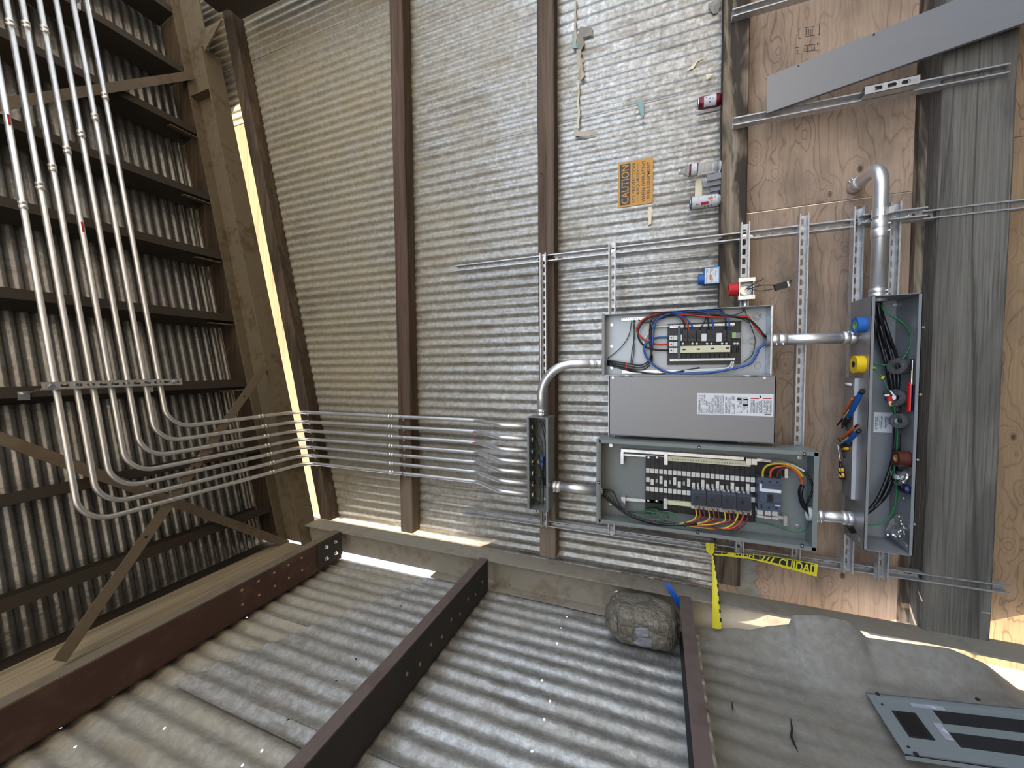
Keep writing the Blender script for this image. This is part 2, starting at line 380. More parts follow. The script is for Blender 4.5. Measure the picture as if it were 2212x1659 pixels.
def floor_mat():
    m = NT('dirt'); p = m.pos(); a = m.noise(p, 0.8, 8, 0.65); b = m.noise(p, 18, 5, 0.6)
    m.set(col=m.mix(m.math('ADD', m.math('MULTIPLY', a, 0.7), m.math('MULTIPLY', b, 0.3)), (0.125, 0.112, 0.092), (0.26, 0.236, 0.198)), rough=0.95, spec=0.2); m.bump(b, 0.4, 0.02)
floor_mat()
def duct_mat():
    m = NT('duct_tape'); p = m.pos(); n1 = m.noise(p, 9, 5, 0.6); w = m.noise(m.pos((14, 60, 60)), 1, 4, 0.6)
    cr = m.n('TexVoronoi', {'Vector': p, 'Scale': 8.0}, feature='DISTANCE_TO_EDGE').outputs['Distance']
    e = m.ramp(cr, [(0.0, 0.0), (0.022, 1.0)])
    m.set(col=m.mix(m.math('MULTIPLY', m.math('SUBTRACT', 1.0, e), 0.6), m.mix(n1, (0.15, 0.135, 0.105), (0.27, 0.245, 0.195)), (0.06, 0.062, 0.05)), rough=0.42, metal=0.2); m.bump(m.math('ADD', m.math('ADD', w, n1), m.math('MULTIPLY', cr, 3.0)), 0.9, 0.012)
duct_mat()
def clear_mat(name, tint, rough, w):
    m = NT(name); m.set(col=tint, rough=rough, trans=w, ior=1.2, spec=0.4)
clear_mat('clear_plastic', (0.92, 0.94, 0.95), 0.12, 0.93); clear_mat('clear_cover', (0.90, 0.92, 0.95), 0.08, 0.96)
def print_mat(name, paper, ink, rows, fill, ax=(0, 2)):
    """tiny unreadable print: broken dark rows on paper"""
    m = NT(name); x, y, z = m.sep(m.pos())
    r = (z if ax[1] == 2 else x); q = (x if ax[0] == 0 else (z if ax[0] == 2 else y))
    if ax[1] == 1: r = y
    line = m.math('GREATER_THAN', m.math('FRACT', m.math('MULTIPLY', r, rows)), 0.5)
    cb = m.n('CombineXYZ', {0: m.math('MULTIPLY', q, 170.0), 1: m.math('FLOOR', m.math('MULTIPLY', r, rows)), 2: 0.5}).outputs[0]
    wd = m.math('GREATER_THAN', m.noise(cb, 1.0, 1), 1 - fill)
    para = m.math('GREATER_THAN', m.noise(m.pos(loc=(3.3, 1, 2)), 26, 1), 0.42)
    m.set(col=m.mix(m.math('MULTIPLY', m.math('MULTIPLY', line, wd), para), paper, ink), rough=0.55)
print_mat('print_label', srgb(228, 230, 234), srgb(96, 100, 110), 190, 0.58)
print_mat('print_box', srgb(226, 232, 238), srgb(170, 168, 174), 150, 0.5)
print_mat('print_can', srgb(214, 216, 222), srgb(120, 110, 116), 60, 0.45)
print_mat('print_side', srgb(206, 208, 222), srgb(110, 112, 126), 260, 0.6, ax=(1, 2))

# ---------------------------------------------------------------- setting: floor, corrugated walls, roof
PITCH = 0.0678
def slab_early(x0, x1, y0, y1, f0, f1):
    mb = MB(); P = []
    for x in (x0, x1): P += [(x, y0, f0(x)), (x, y1, f0(x)), (x, y1, f1(x)), (x, y0, f1(x))]
    return mb.add(P, [(0, 1, 2, 3), (7, 6, 5, 4), (0, 4, 5, 1), (1, 5, 6, 2), (2, 6, 7, 3), (3, 7, 4, 0)])
def sheet(P0, U, W, N, width, v0, v1, amp=0.0085, nv=12, seg=8, dent=0.0, seed=0.0, pitch=PITCH, holes=(), sharp=0.0):
    """one corrugated sheet: waves along U, ribs along W; v0/v1 give its ends at each u; holes are real openings (u, v, r)"""
    P0, U, W, N = V(P0), V(U), V(W), V(N); nu = max(2, int(round(width / pitch * seg)))
    def pt(u, t):
        a, b = v0(u), v1(u); v = a + (b - a) * t; q = P0 + U * u + W * v
        h = amp * math.cos(2 * math.pi * u / pitch)
        if sharp: h = max(-amp, min(amp, h * sharp))
        if dent:
            h += dent * (noise.noise(V((u * 2.3 + seed, v * 1.3, seed))) + 0.5 * noise.noise(V((u * 7 + seed, v * 4.0, seed * 2))))
            h *= 1.0
        return q + N * h
    mb = MB(); P = []; F = []
    for j in range(nv + 1):
        for i in range(nu + 1): P.append(pt(width * i / nu, j / nv))
    hc = {}
    for (u, v, r) in holes:
        i = int(u / width * nu); a, b = v0(u), v1(u); t = (v - a) / (b - a); j = int(t * nv)
        if 0 <= i < nu and 0 <= j < nv: hc[(i, j)] = ((i + 0.5) / nu * width, min(max(t, (j + 0.1) / nv), (j + 0.9) / nv), min(r, 0.46 * width / nu))
    for j in range(nv):
        for i in range(nu):
            c = [j * (nu + 1) + i, j * (nu + 1) + i + 1, (j + 1) * (nu + 1) + i + 1, (j + 1) * (nu + 1) + i]
            if (i, j) not in hc: F.append(tuple(c)); continue
            u, t, r = hc[(i, j)]; L = v1(u) - v0(u); b = len(P)
            for k in range(8):
                a = math.radians(-112.5 - 22.5 + 45 * (k + 0.5)) ; P.append(pt(u + r * math.cos(a), t + r * math.sin(a) / L))
            # corner order: (-,-) (+,-) (+,+) (-,+); ring starts near (-,-)
            for q in range(4):
                k0 = b + (2 * q) % 8; k1 = b + (2 * q + 1) % 8; k2 = b + (2 * q + 2) % 8
                F.append((c[q], k1, k0)); F.append((c[q], c[(q + 1) % 4], k2, k1))
    mb.add(P, F, True); return mb

fl = MB(); fl.grid(40, 40, lambda i, j: (-20 + i, -24 + j * 1.2, 0.012 * noise.noise(V((i * 0.7, j * 0.6, 0))) - 0.132))
o = fl.build('floor', 'dirt', origin=(0, 0, 0)); o['kind'] = 'structure'

WB = struct('wall_back', (0, 2.55, 0))
YS = 2.55
SW = PITCH * 9
for k in range(9):
    x0 = -1.45 + k * SW
    s = sheet((x0, YS - (0.0025 if k % 2 else 0.0), 0), (1, 0, 0), (0, 0, 1), (0, -1, 0), SW + PITCH * 0.5, lambda u: 1.262, lambda u: 5.52 + 0.2345 * (x0 + u), 0.0072, 40, 8, 0.004, k * 3.1)
    s.build('corrugated_sheet', 'sheet_back', WB)
# plywood sheathing below the lowest girt, and the siding at the foot of the wall
def ply(x0, x1, z0, z1, y, mat, t=0.014):
    b = MB(); b.box(x0, x1, y, y + t, z0, z1); return b.build('plywood_panel', mat, WB)
ply(0.862, 3.2, 0.36, 1.262, YS - 0.012, 'ply_a')
ply(-1.36, 0.856, 0.36, 1.262, YS - 0.010, 'ply_b')
ply(-1.50, 1.05, -0.12, 0.30, YS + 0.015, 'ply_c')
ply(1.056, 3.2, -0.12, 0.30, YS + 0.015, 'ply_c')
b = MB(); b.box(-1.38, 3.2, 2.50, 2.537, 0.36, 0.425); b.build('backing_board', 'timber_stained', WB)

b = slab_early(-1.31, 2.28, 2.524, 2.531, lambda x: 4.624 + 0.2205 * x, lambda x: 5.10 + SL * x); b.build('rake_board', 'timber_dust_x', WB)
tr = [(1592, 1203), (1637, 1213), (1628, 1232), (1640, 1243), (1625, 1258), (1634, 1268), (1646, 1286), (1622, 1290), (1590, 1276)]
P = [at(a, c_, 2.522) + V((0, -0.012 * abs(noise.noise(V((k * 1.9, 0, 0)))) * 3, 0)) for k, (a, c_) in enumerate(tr)]; cc = sum(P, V((0, 0, 0))) / len(P)
b = MB(); m_ = len(P); b.add(P + [cc] + [p + V((0, 0.0015, 0)) for p in P] + [cc + V((0, 0.0015, 0))], [(k, (k + 1) % m_, m_) for k in range(m_)] + [(m_ + 1 + (k + 1) % m_, m_ + 1 + k, 2 * m_ + 1) for k in range(m_)]); b.build('torn_sheet', 'sheet_dented', WB)

WL = struct('wall_left', (-1.53, 0, 0))
XL = -1.53
lap = lambda y: 2.69 if y < 1.115 else min(3.92, 3.13 + max(0.0, 2.377 - y) * 0.53)
hp = []   # openings in the left wall, read off the photograph
for (a, c_) in ((1268, 750), (1340, 787), (1433, 805), (1318, 838), (1288, 911), (1265, 993), (1233, 1095), (1183, 1203), (1230, 1308), (1196, 1417), (1143, 1563), (487, 715), (422, 775), (357, 838), (275, 912), (245, 994), (172, 1080), (67, 1185), (545, 662), (1136, 720)):
    hp.append((700 + a / 2.5175, 1000 + c_ / 2.5175))
for (a, c_) in ((608, 1265), (330, 1433), (893, 1437), (420, 1540), (1565, 1410), (1427, 1547), (1830, 1185), (1310, 1650), (1340, 830)):
    hp.append((a / 2.5175, 1000 + c_ / 2.5175))
HL = []
for q in hp:
    p = atx(q[0], q[1], XL + 0.003); HL.append((p.y, p.z))
rnd = random.Random(3)
LP = 0.096; LW = LP * 7          # the side wall has a coarser corrugation
for k in range(10):              # upper tier of sheets
    y1 = 2.335 - k * LW; y0 = y1 - LW; o_ = LP * 0.5 if k < 9 else 0
    hs = [(y - y0 + o_, z, 0.0052) for (y, z) in HL if y0 <= y < y1 and z > lap(y)]
    s = sheet((XL - 0.006 - (0.0025 if k % 2 else 0), y0 - o_, 0), (0, 1, 0), (0, 0, 1), (1, 0, 0), LW + o_, lambda u: 2.60, lambda u: 4.80, 0.0085, 24, 8, 0.006, k * 1.7 + 20, pitch=LP, holes=hs)
    s.build('corrugated_sheet', 'sheet_left_high', WL)
for k in range(10):              # lower tier, lapped over it
    y1 = 2.335 + 2 * LP - k * LW; y0 = y1 - LW; o_ = LP * 0.5 if k < 9 else 0
    hs = [(y - y0 + o_, z, 0.0052) for (y, z) in HL if y0 <= y < y1 and z <= lap(y)]
    s = sheet((XL + 0.007 + (0.0025 if k % 2 else 0), y0 - o_, 0), (0, 1, 0), (0, 0, 1), (1, 0, 0), LW + o_, lambda u: 1.375, lambda u: lap(y0 + u) + 0.02 * noise.noise(V((u * 25 + k * 3, 0, 1))), 0.0085, 30, 8, 0.007, k * 2.3, pitch=LP, holes=hs)
    s.build('corrugated_sheet', 'sheet_left_low', WL)
# battered lower sheet, bulged into the room, its far end torn and standing out in front of the column
edge = [(1500, 1359), (1516, 1358), (1589, 1357), (1622, 1360), (1659, 1352), (1705, 1348), (1708, 1329), (1771, 1329), (1831, 1342), (1854, 1358), (1870, 1377), (1894, 1380), (1976, 1391), (2049, 1400), (2092, 1418), (2128, 1434), (2200, 1490)]
YE = 2.282
ED = sorted([(p.z, p.x) for p in (at(a, c_, YE) for a, c_ in edge)])
def xedge(z):
    if z <= ED[0][0]: return ED[0][1]
    for (a, c_) in zip(ED, ED[1:]):
        if a[0] <= z <= c_[0]: return a[1] + (c_[1] - a[1]) * (z - a[0]) / (c_[0] - a[0] + 1e-9)
    return ED[-1][1]
def dn(i, j):
    z = -0.12 + 1.505 * j / 90; s_ = (i / 170) ** 1.3; y = YE - (YE + 2.4) * s_; q_ = YE - y
    k = math.exp(-(q_ / 0.12) ** 1.3)
    yw = y + 0.03 * noise.noise(V((y * 2, z * 2, 5)))
    h = 0.008 * math.cos(2 * math.pi * yw / 0.096) * (0.7 + 0.9 * noise.noise(V((y * 1.5, z * 1.7, 9))))
    h += 0.028 * noise.noise(V((y * 1.3, z * 1.6, 2))) + 0.014 * noise.noise(V((y * 5, z * 4, 7)))
    h -= 0.03 * max(0, 1 - abs(y - 1.62) / 0.22) * max(0, 1 - abs(z - 1.02) / 0.3)
    h = max(h, -0.018)
    return (-1.492 * (1 - k) + xedge(z) * k + h * min(1, q_ * 5 + 0.15), y, z)
b = MB(); b.grid(170, 90, dn); b.build('dented_sheet', 'sheet_dented', WL)
for tl in ([(1708, 1552), (1711, 1575), (1709, 1590), (1716, 1608), (1724, 1625)], [(1581, 1515), (1582, 1527), (1583, 1536)]):     # black strips put the shade of open splits into colour on the battered sheet
    P = []
    for k, (a, c_) in enumerate(tl):
        w_ = (0.8, 2.6, 3.2, 2.4, 0.6)[k] if len(tl) == 5 else (0.6, 1.6, 0.5)[k]
        P += [atx(a - w_, c_, -1.474), atx(a + w_, c_, -1.474)]
    b = MB(); b.add(P, [(2 * k, 2 * k + 1, 2 * k + 3, 2 * k + 2) for k in range(len(tl) - 1)]); b.build('split_shade', 'dust_and_shade_black', WL)

RF = struct('ceiling', (0, 0, 5.15))
nlen = math.hypot(1, SL); SV = V((1, 0, SL)) / nlen; SN = V((SL, 0, -1)) / nlen
RD = 5.172
RP = 0.0625; RW_ = RP * 10
for k in range(10):
    y1 = 2.30 - k * RW_; y0 = y1 - RW_ - (RP * 0.5 if k < 9 else 0)
    s = sheet((0, y0, RD + (0.0025 if k % 2 else 0)), (0, 1, 0), SV, SN, y1 - y0, lambda u: -1.68, lambda u: 5.3, 0.0062, 20, 10, 0.003, k * 4.1, pitch=RP, sharp=2.0)
    s.build('roof_sheet', 'sheet_roof', RF)

# ---------------------------------------------------------------- timber in the back wall
YF = 2.44                         # front face of the girts
def beam(name, x0, x1, y0, y1, z0, z1, mat, label, cat, group=None, ax=0, n=40, wob=0.003, seed=0):
    mb = MB(); c = 0.006
    prof = [(y0, z0 + c), (y0 + c, z0), (y1, z0), (y1, z1), (y0 + c, z1), (y0, z1 - c)]
    P = []; F = []
    for i in range(n + 1):
        x = x0 + (x1 - x0) * i / n
        for k, (y, z) in enumerate(prof):
            w = wob * noise.noise(V((x * 4, k * 3.3, seed)))
            P.append((x, y + (w if k in (0, 5) else 0), z + w))
    m = len(prof)
    for i in range(n):
        for k in range(m):
            k2 = (k + 1) % m; F.append((i * m + k, (i + 1) * m + k, (i + 1) * m + k2, i * m + k2))
    F.append(tuple(range(m))); F.append(tuple(n * m + k for k in range(m - 1, -1, -1)))
    mb.add(P, F); return tag(mb.build(name, mat), label, cat, group)
beam('wall_girt', -1.287, 4.0, YF, 2.536, 3.375, 3.489, 'timber_red', 'reddish brown timber girt crossing the back wall nearest the roof', 'timber', 'timber girts of the back wall', seed=1)
beam('wall_girt', -1.287, 4.0, YF, 2.536, 2.237, 2.347, 'timber_brown', 'dark brown timber girt behind the small open junction box', 'timber', 'timber girts of the back wall', seed=2)
beam('wall_girt', -1.262, 4.0, YF, 2.536, 1.158, 1.282, 'timber_stained', 'black-stained timber girt with drink cans standing on its ledge', 'timber', 'timber girts of the back wall', seed=3)
beam('sill_timber', -1.33, 4.0, 2.405, 2.532, 0.148, 0.392, 'timber_grey', 'thick weathered grey timber low on the back wall behind the wireway', 'timber', n=60, wob=0.004, seed=4)
# sloping top plate under the rafter
mb = MB(); P = []; F = []
n = 60
for i in range(n + 1):
    x = -1.30 + 5.3 * i / n; zt = 4.6175 + 0.2205 * x; zb = 4.497 + 0.2195 * x; w = 0.004 * noise.noise(V((x * 5, 1, 1)))
    P += [(x, YF + w, zb + 0.006), (x, YF + 0.006, zb + w), (x, 2.536, zb), (x, 2.536, zt), (x, YF + 0.006, zt + w), (x, YF + w, zt - 0.006)]
for i in range(n):
    for k in range(6): F.append((i * 6 + k, (i + 1) * 6 + k, (i + 1) * 6 + (k + 1) % 6, i * 6 + (k + 1) % 6))
F += [tuple(range(6)), tuple(n * 6 + k for k in range(5, -1, -1))]
mb.add(P, F); tag(mb.build('top_plate', 'timber_plate'), 'sloping timber top plate along the sunlit gap below the steel rafter', 'timber')

# ---------------------------------------------------------------- steel frame
def loft(profile, pts):           # profile: list of offsets at each station (fn(station)->list of points)
    mb = MB(); m = len(profile(0)); P = []; F = []
    for s_ in range(len(pts)): P += profile(s_)
    for s_ in range(len(pts) - 1):
        for k in range(m): F.append((s_ * m + k, (s_ + 1) * m + k, (s_ + 1) * m + (k + 1) % m, s_ * m + (k + 1) % m))
    F += [tuple(range(m - 1, -1, -1)), tuple((len(pts) - 1) * m + k for k in range(m))]
    mb.add(P, F); return mb
# rafter: wide-flange section along the slope
xr = (-1.47, 3.6)
R_ = thing('rafter', (1.0, 2.32, 4.9), 'wide-flange steel rafter running up the top of the back wall', 'steel beam')
def slab(x0, x1, y0, y1, f0, f1):
    mb = MB(); P = []
    for x in (x0, x1):
        P += [(x, y0, f0(x)), (x, y1, f0(x)), (x, y1, f1(x)), (x, y0, f1(x))]
    return mb.add(P, [(0, 1, 2, 3), (7, 6, 5, 4), (0, 4, 5, 1), (1, 5, 6, 2), (2, 6, 7, 3), (3, 7, 4, 0)])
bz = lambda x: 4.6555 + 0.2355 * x
tz = lambda x: 4.922 + SL * x
slab(xr[0], 2.80, 2.244, 2.40, bz, lambda x: bz(x) + 0.011).build('bottom_flange', 'steel_rafter', R_)
slab(xr[0], xr[1], 2.244, 2.40, tz, lambda x: tz(x) + 0.011).build('top_flange', 'steel_rafter', R_)
slab(xr[0], xr[1], 2.317, 2.326, lambda x: bz(x) + 0.010, lambda x: tz(x) + 0.001).build('web', 'steel_rafter', R_)
slab(2.42, 2.43, 2.246, 2.318, lambda x: bz(x) + 0.011, tz).build('stiffener', 'steel_rafter', R_)
# corner column
C_ = thing('corner_column', (-1.4, 2.36, -0.12), 'dusty steel column in the corner where the two walls meet', 'steel column')
mb = MB(); mb.box(-1.308, -1.298, 2.29, 2.432, -0.12, 4.335); mb.build('flange', 'steel_column', C_)
mb = MB(); mb.box(-1.508, -1.498, 2.29, 2.432, 0.74, 3.12); mb.build('flange', 'steel_column', C_)
# web with open bolt holes
ww = sheet((-1.499, 2.358, 0), (1, 0, 0), (0, 0, 1), (0, -1, 0), 0.192, lambda u: 0.74, lambda u: 4.34, 0.0, 60, 4, holes=[(at(700 + a / 2.5175, 1000 + c_ / 2.5175, 2.358).x + 1.499, at(700 + a / 2.5175, 1000 + c_ / 2.5175, 2.358).z, 0.0075) for a, c_ in ((950, 655), (1012, 667), (1193, 703))], pitch=0.04)
ww.build('web', 'steel_column', C_)
mb = MB(); mb.prism([(-1.30, 2.33, 4.34), (-1.30, 2.33, 4.05), (-1.50, 2.33, 4.05), (-1.50, 2.33, 4.30)], (0, 0.012, 0)); mb.build('gusset_plate', 'steel_column', C_)
# second column at the high end of the rafter, with a bracket beam coming forward
D_ = thing('door_column', (3.12, 2.30, -0.12), 'dark steel column at the upper end of the rafter', 'steel column')
mb = MB(); mb.box(3.045, 3.057, 2.20, 2.40, -0.12, 5.02); mb.build('flange', 'steel_purlin', D_)
mb = MB(); mb.box(3.19, 3.202, 2.20, 2.40, -0.12, 5.3); mb.build('flange', 'steel_purlin', D_)
mb = MB(); mb.box(3.057, 3.19, 2.30, 2.31, -0.12, 5.05); mb.build('web', 'steel_purlin', D_)
mb = MB(); mb.prism([(2.75, 2.25, 5.28), (2.93, 2.25, 5.33), (2.93, 2.25, 5.05)], (0, 0.012, 0)); mb.build('gusset_plate', 'steel_rafter', D_)
# roof purlins: channels on edge, square to the slope, toes uphill
def purlin(xb, label):
    # xb: far (uphill) edge of the bottom flange on plane d = 4.95
    h = 0.208; w = 0.064; t = 0.005
    n_ = -SN; e = SV
    B = V((xb, 0, 4.94 + SL * xb)) - e * w
    prof = [B, B + e * w, B + e * w + n_ * t, B + e * t + n_ * t, B + e * t + n_ * (h - t), B + e * w + n_ * (h - t), B + e * w + n_ * h, B + n_ * h]
    mb = loft(lambda s_: [tuple(V((p.x, (-3.9, 2.25)[s_], p.z))) for p in prof], [0, 1])
    o = mb.build('purlin', 'steel_purlin'); return tag(o, label, 'purlin', 'steel purlins under the roof')
for xb, lb in ((3.25, 'roof purlin highest up the slope beside the dark door column'), (2.69, 'roof purlin meeting the rafter at the bent diagonal brace near the door column'), (2.14, 'third roof purlin down from the door column'), (1.545, 'fourth roof purlin down from the door column'),
               (1.02, 'roof purlin midway up the slope, above the grey couplings of the conduits'), (0.475, 'roof purlin next uphill of the conduit trapeze hanger'), (-0.085, 'roof purlin that carries the slotted conduit trapeze hanger'),
               (-0.64, 'rust-edged roof purlin just downhill of the trapeze hanger'), (-1.145, 'lowest roof purlin beside the corner, crossed by diagonal braces')):
    purlin(xb, lb)
mb = slab(-1.47, 3.6, 2.255, 2.297, lambda x: tz(x) + 0.012, lambda x: RD - 0.03 + SL * x); mb.build('rake_slit_blocker', 'timber_plate', R_)  # dark timber added to hide the sunlit slits above the rafter
mb = slab(2.30, 4.2, 2.30, 2.545, lambda x: RD - 0.02 + SL * x, lambda x: RD + 0.002 + SL * x); mb.build('rake_sun_shield', 'sheet_roof', RF)  # plate added to keep the sun off the wall sheet at the upper end
mb = MB(); mb.box(-1.518, -1.505, -3.8, 2.32, 4.60, 4.79); mb.build('eave_dark_strip', 'steel_purlin', RF)  # added dark strip, gives the shade above the eave board
# wall girts: channels laid flat on the left wall, toes up
def girt(z, y0, y1, lip, mat, label, holes=()):
    G = thing('steel_girt', (-1.4, (y0 + y1) / 2, z), label, 'steel girt', 'steel girts of the corrugated side wall')
    mb = MB(); mb.box(-1.500, -1.292, y0, y1, z, z + 0.006); web = mb.build('web', mat, G)
    mb = MB(); mb.box(-1.298, -1.290, y0, y1, z - 0.001, z + lip); mb.build('flange', 'steel_brace' if z > 3.5 else 'steel_maroon', G)
    mb = MB(); mb.box(-1.505, -1.498, y0, y1, z, z + lip); mb.build('flange', mat, G)
    for (x, y, r) in holes:
        mb = MB(); mb.cyl((x, y, z - 0.0006), (x, y, z + 0.004), r, 10); mb.build('bolt_hole', 'hole_bright', web)  # pale discs put the brightness of open bolt holes into colour
    return G
gh = [(-1.335 - 0.09 * (k % 2), 1.93 - 0.065 * (k // 2) * 1.6, 0.008) for k in range(10)]
G1 = girt(3.945, -3.5, 2.285, 0.07, 'steel_red', 'red-primed steel girt at the top of the corrugated side wall', gh)
mb = MB(); mb.box(-1.47, -1.302, 2.06, 2.288, 3.935, 3.944); pl = mb.build('end_plate', 'steel_dark', G1)
for (x, y) in ((-1.345, 2.13), (-1.345, 2.22), (-1.435, 2.13), (-1.435, 2.22)):
    mb = MB(); mb.tube([(x, y, 3.936), (x, y, 3.931)], 0.014, 10); mb.tube([(x, y, 3.931), (x, y, 3.918)], 0.010, 6); mb.build('bolt', 'zinc_bright', pl)
G2 = girt(2.665, -3.5, 2.288, 0.058, 'steel_dark', 'maroon steel girt halfway up the corrugated side wall', [(-1.40 - 0.03 * (k % 2), 2.2 - 0.1 * k, 0.009) for k in range(9)])
G3 = girt(1.425, -3.5, 2.288, 0.058, 'steel_dark', 'rusty steel girt at eye level below the taped bundle')
# eave board
mb = MB(); mb.box(-1.510, -1.470, -3.8, 2.285, 4.018, 4.60); tag(mb.build('eave_board', 'timber_dust'), 'dust-covered wooden eave board above the red-primed girt', 'board')
# diagonal braces (angle iron) below the purlins
def angle(p, q, w, label, holes=()):
    p, q = V(p), V(q); d = (q - p).normalized(); s_ = d.cross(SN).normalized(); u = -SN
    B = thing('roof_brace', p, label, 'brace', 'angle-iron roof braces'); t = 0.005
    mb = MB(); mb.obox((p + q) / 2 + s_ * 0, (q - p) / 2, s_ * w / 2, u * t / 2); mb.build('flat_leg', 'steel_brace', B)
    mb = MB(); mb.obox((p + q) / 2 - s_ * w / 2 + u * w / 2, (q - p) / 2, s_ * t / 2, u * w / 2); mb.build('upstand_leg', 'steel_brace', B)
    for k in holes:
        c = p + (q - p) * k; mb = MB(); mb.cyl(c - u * 0.0032, c + u * 0.0032, 0.008, 10); mb.build('bolt_hole', 'dust_and_shade_black', B)
    return B
angle(atr(572, 792, 4.635), atr(128, 1428, 4.645), 0.055, 'pale angle brace running from the rafter down behind the conduit bends', (0.16, 0.47, 0.70))
angle(atr(-420, 793, 4.90), atr(622, 1176, 4.88), 0.06, 'dark angle brace reaching into the corner below the conduit bends')
angle(atr(-420, 290, 4.90), atr(412, 163, 4.90), 0.06, 'angle brace crossing the purlins near the door column')
# purlin clips on the rafter
for xb in (2.14, 1.545, 1.02, 0.475, -0.085):
    mb = MB(); x = xb - 0.02; mb.box(x - 0.075, x - 0.067, 2.05, 2.243, 4.955 + SL * x - 0.03, 4.955 + SL * x + 0.02); mb.build('purlin_clip', 'steel_brace', R_)

# ---------------------------------------------------------------- strut channel
def strut(name, p0, a, n, L, label, cat='strut', group=None, H=0.041, W=0.041, mat='strut_zinc', ends=None, parent=None, bolts=()):
    """slotted C-channel: p0 = centre of the web at its start, a = length direction, n = open side"""
    p0, a, n = V(p0), V(a).normalized(), V(n).normalized(); w = a.cross(n); mb = MB()
    pit = 0.0508; t = 0.0025; hw = W / 2
    k = max(1, int(L / pit)); e = (L - k * pit) / 2
    def P(s_, x, h): return p0 + a * s_ + w * x + n * h
    def quad(s0, s1): mb.add([P(s0, -hw, 0), P(s1, -hw, 0), P(s1, hw, 0), P(s0, hw, 0)], [(0, 1, 2, 3)])
    if e > 1e-6: quad(0, e); quad(L - e, L)
    for i in range(k):
        s0 = e + i * pit; s1 = s0 + pit; c = (s0 + s1) / 2; b = [P(s0, -hw, 0), P(s1, -hw, 0), P(s1, hw, 0), P(s0, hw, 0)]
        r = []
        for (sx, q) in ((-1, -1), (1, -1), (1, 1), (-1, 1)):
            pr = [(sx * 0.0165, q * 0.0042), (sx * 0.0120, q * 0.0088)]
            if sx * q > 0: pr = pr
            else: pr = pr[::-1]
            pr = pr if (sx, q) in ((-1, -1), (1, 1)) else pr
            r += [P(c + u, v, 0) for (u, v) in pr]
        # ring order per corner: first the one met going round
        F = []
        for q in range(4):
            k0 = 4 + 2 * q; k1 = k0 + 1; k2 = 4 + (2 * q + 2) % 8
            F += [(q, k1, k0), (q, (q + 1) % 4, k2, k1)]
        mb.add(b + r, F)
    for sg in (-1, 1):
        mb.obox(P(L / 2, sg * (hw - t / 2), H / 2), a * L / 2, w * t / 2, n * H / 2)
        mb.obox(P(L / 2, sg * (hw - 0.0030), H - t / 2), a * L / 2, w * 0.0030, n * t / 2)
        mb.obox(P(L / 2, sg * (hw - 0.0050), H - 0.0040), a * L / 2, w * t / 2, n * 0.0040)
    o = mb.build(name, mat, parent)
    if parent is None: tag(o, label, cat, group)
    for s_ in bolts:
        c = P(s_, 0, 0); q = MB(); q.tube([c + n * 0.001, c + n * 0.004], 0.0125, 12); q.tube([c + n * 0.004, c + n * 0.012], 0.0085, 6); q.tube([c + n * 0.012, c + n * 0.018], 0.004, 8)
        q.build('bolt', 'zinc_bright', o)
    return o
GV = 'long vertical wall struts'; GH = 'horizontal wall struts'
strut('vertical_strut', (0.697, 2.44, 0.02), (0, 0, 1), (0, -1, 0), 2.93, 'long vertical strut channel behind the cross strut ends beside the pipe elbow', group=GV, bolts=(1.12,))
strut('vertical_strut', (-1.038, 2.44, 0.09), (0, 0, 1), (0, -1, 0), 2.82, 'long vertical strut channel near the corner with caution tape knotted to it', group=GV)
HZ = (2.292, 1.864, 1.177, 0.920, 0.700, 0.563)
HX = ((-1.05, 0.722), (-1.03, 0.742), (-1.06, 0.755), (-1.03, 0.762), (-1.055, 0.762), (-1.07, 0.762))
HL_ = ('topmost cross strut, hidden in part by the small junction box', 'cross strut behind the tops of both electrical panels', 'cross strut behind the feet of the panels, with the outlet box clamped to it',
       'cross strut passing just below the lower panel between panels and wireway', 'cross strut along the back of the wireway, upper of the close pair', 'cross strut along the back of the wireway, lower of the close pair')
for z, (xa, xb), lb in zip(HZ, HX, HL_):
    strut('cross_strut', (xa, 2.40, z), (1, 0, 0), (0, -1, 0), xb - xa, lb, group=GH, bolts=(-1.038 - xa + 0.0, 0.690 - xa))
p = at(1582, 272, 2.42); q = at(2166, 160, 2.42)
strut('leaning_strut', q, p - q, (0, -1, 0), (p - q).length, 'loose strut channel under the long grey cover, carrying a short piece of channel', group='loose struts', bolts=(0.06,))
strut('leaning_strut', (1.868, 2.438, 0.12), (0, 0, 1), (0, -1, 0), 1.13, 'loose strut channel beside the plywood grade stamp', group='loose struts')
p = at(1868, 196, 2.332); q = at(1988, 170, 2.332)
strut('strut_offcut', q, p - q, (0.0, 1, 0), (p - q).length, 'short strut offcut fixed across the leaning strut channel', group='strut offcuts', bolts=(0.03, 0.17))
p = at(1873, 468, 2.36); q = at(1972, 455, 2.36)
strut('strut_offcut', (0.688, 2.358, 0.47), (0, 0, 1), (0, -1, 0), 0.235, 'short strut offcut behind the pipe elbow, holding its clamp', group='strut offcuts', bolts=(0.05, 0.2))

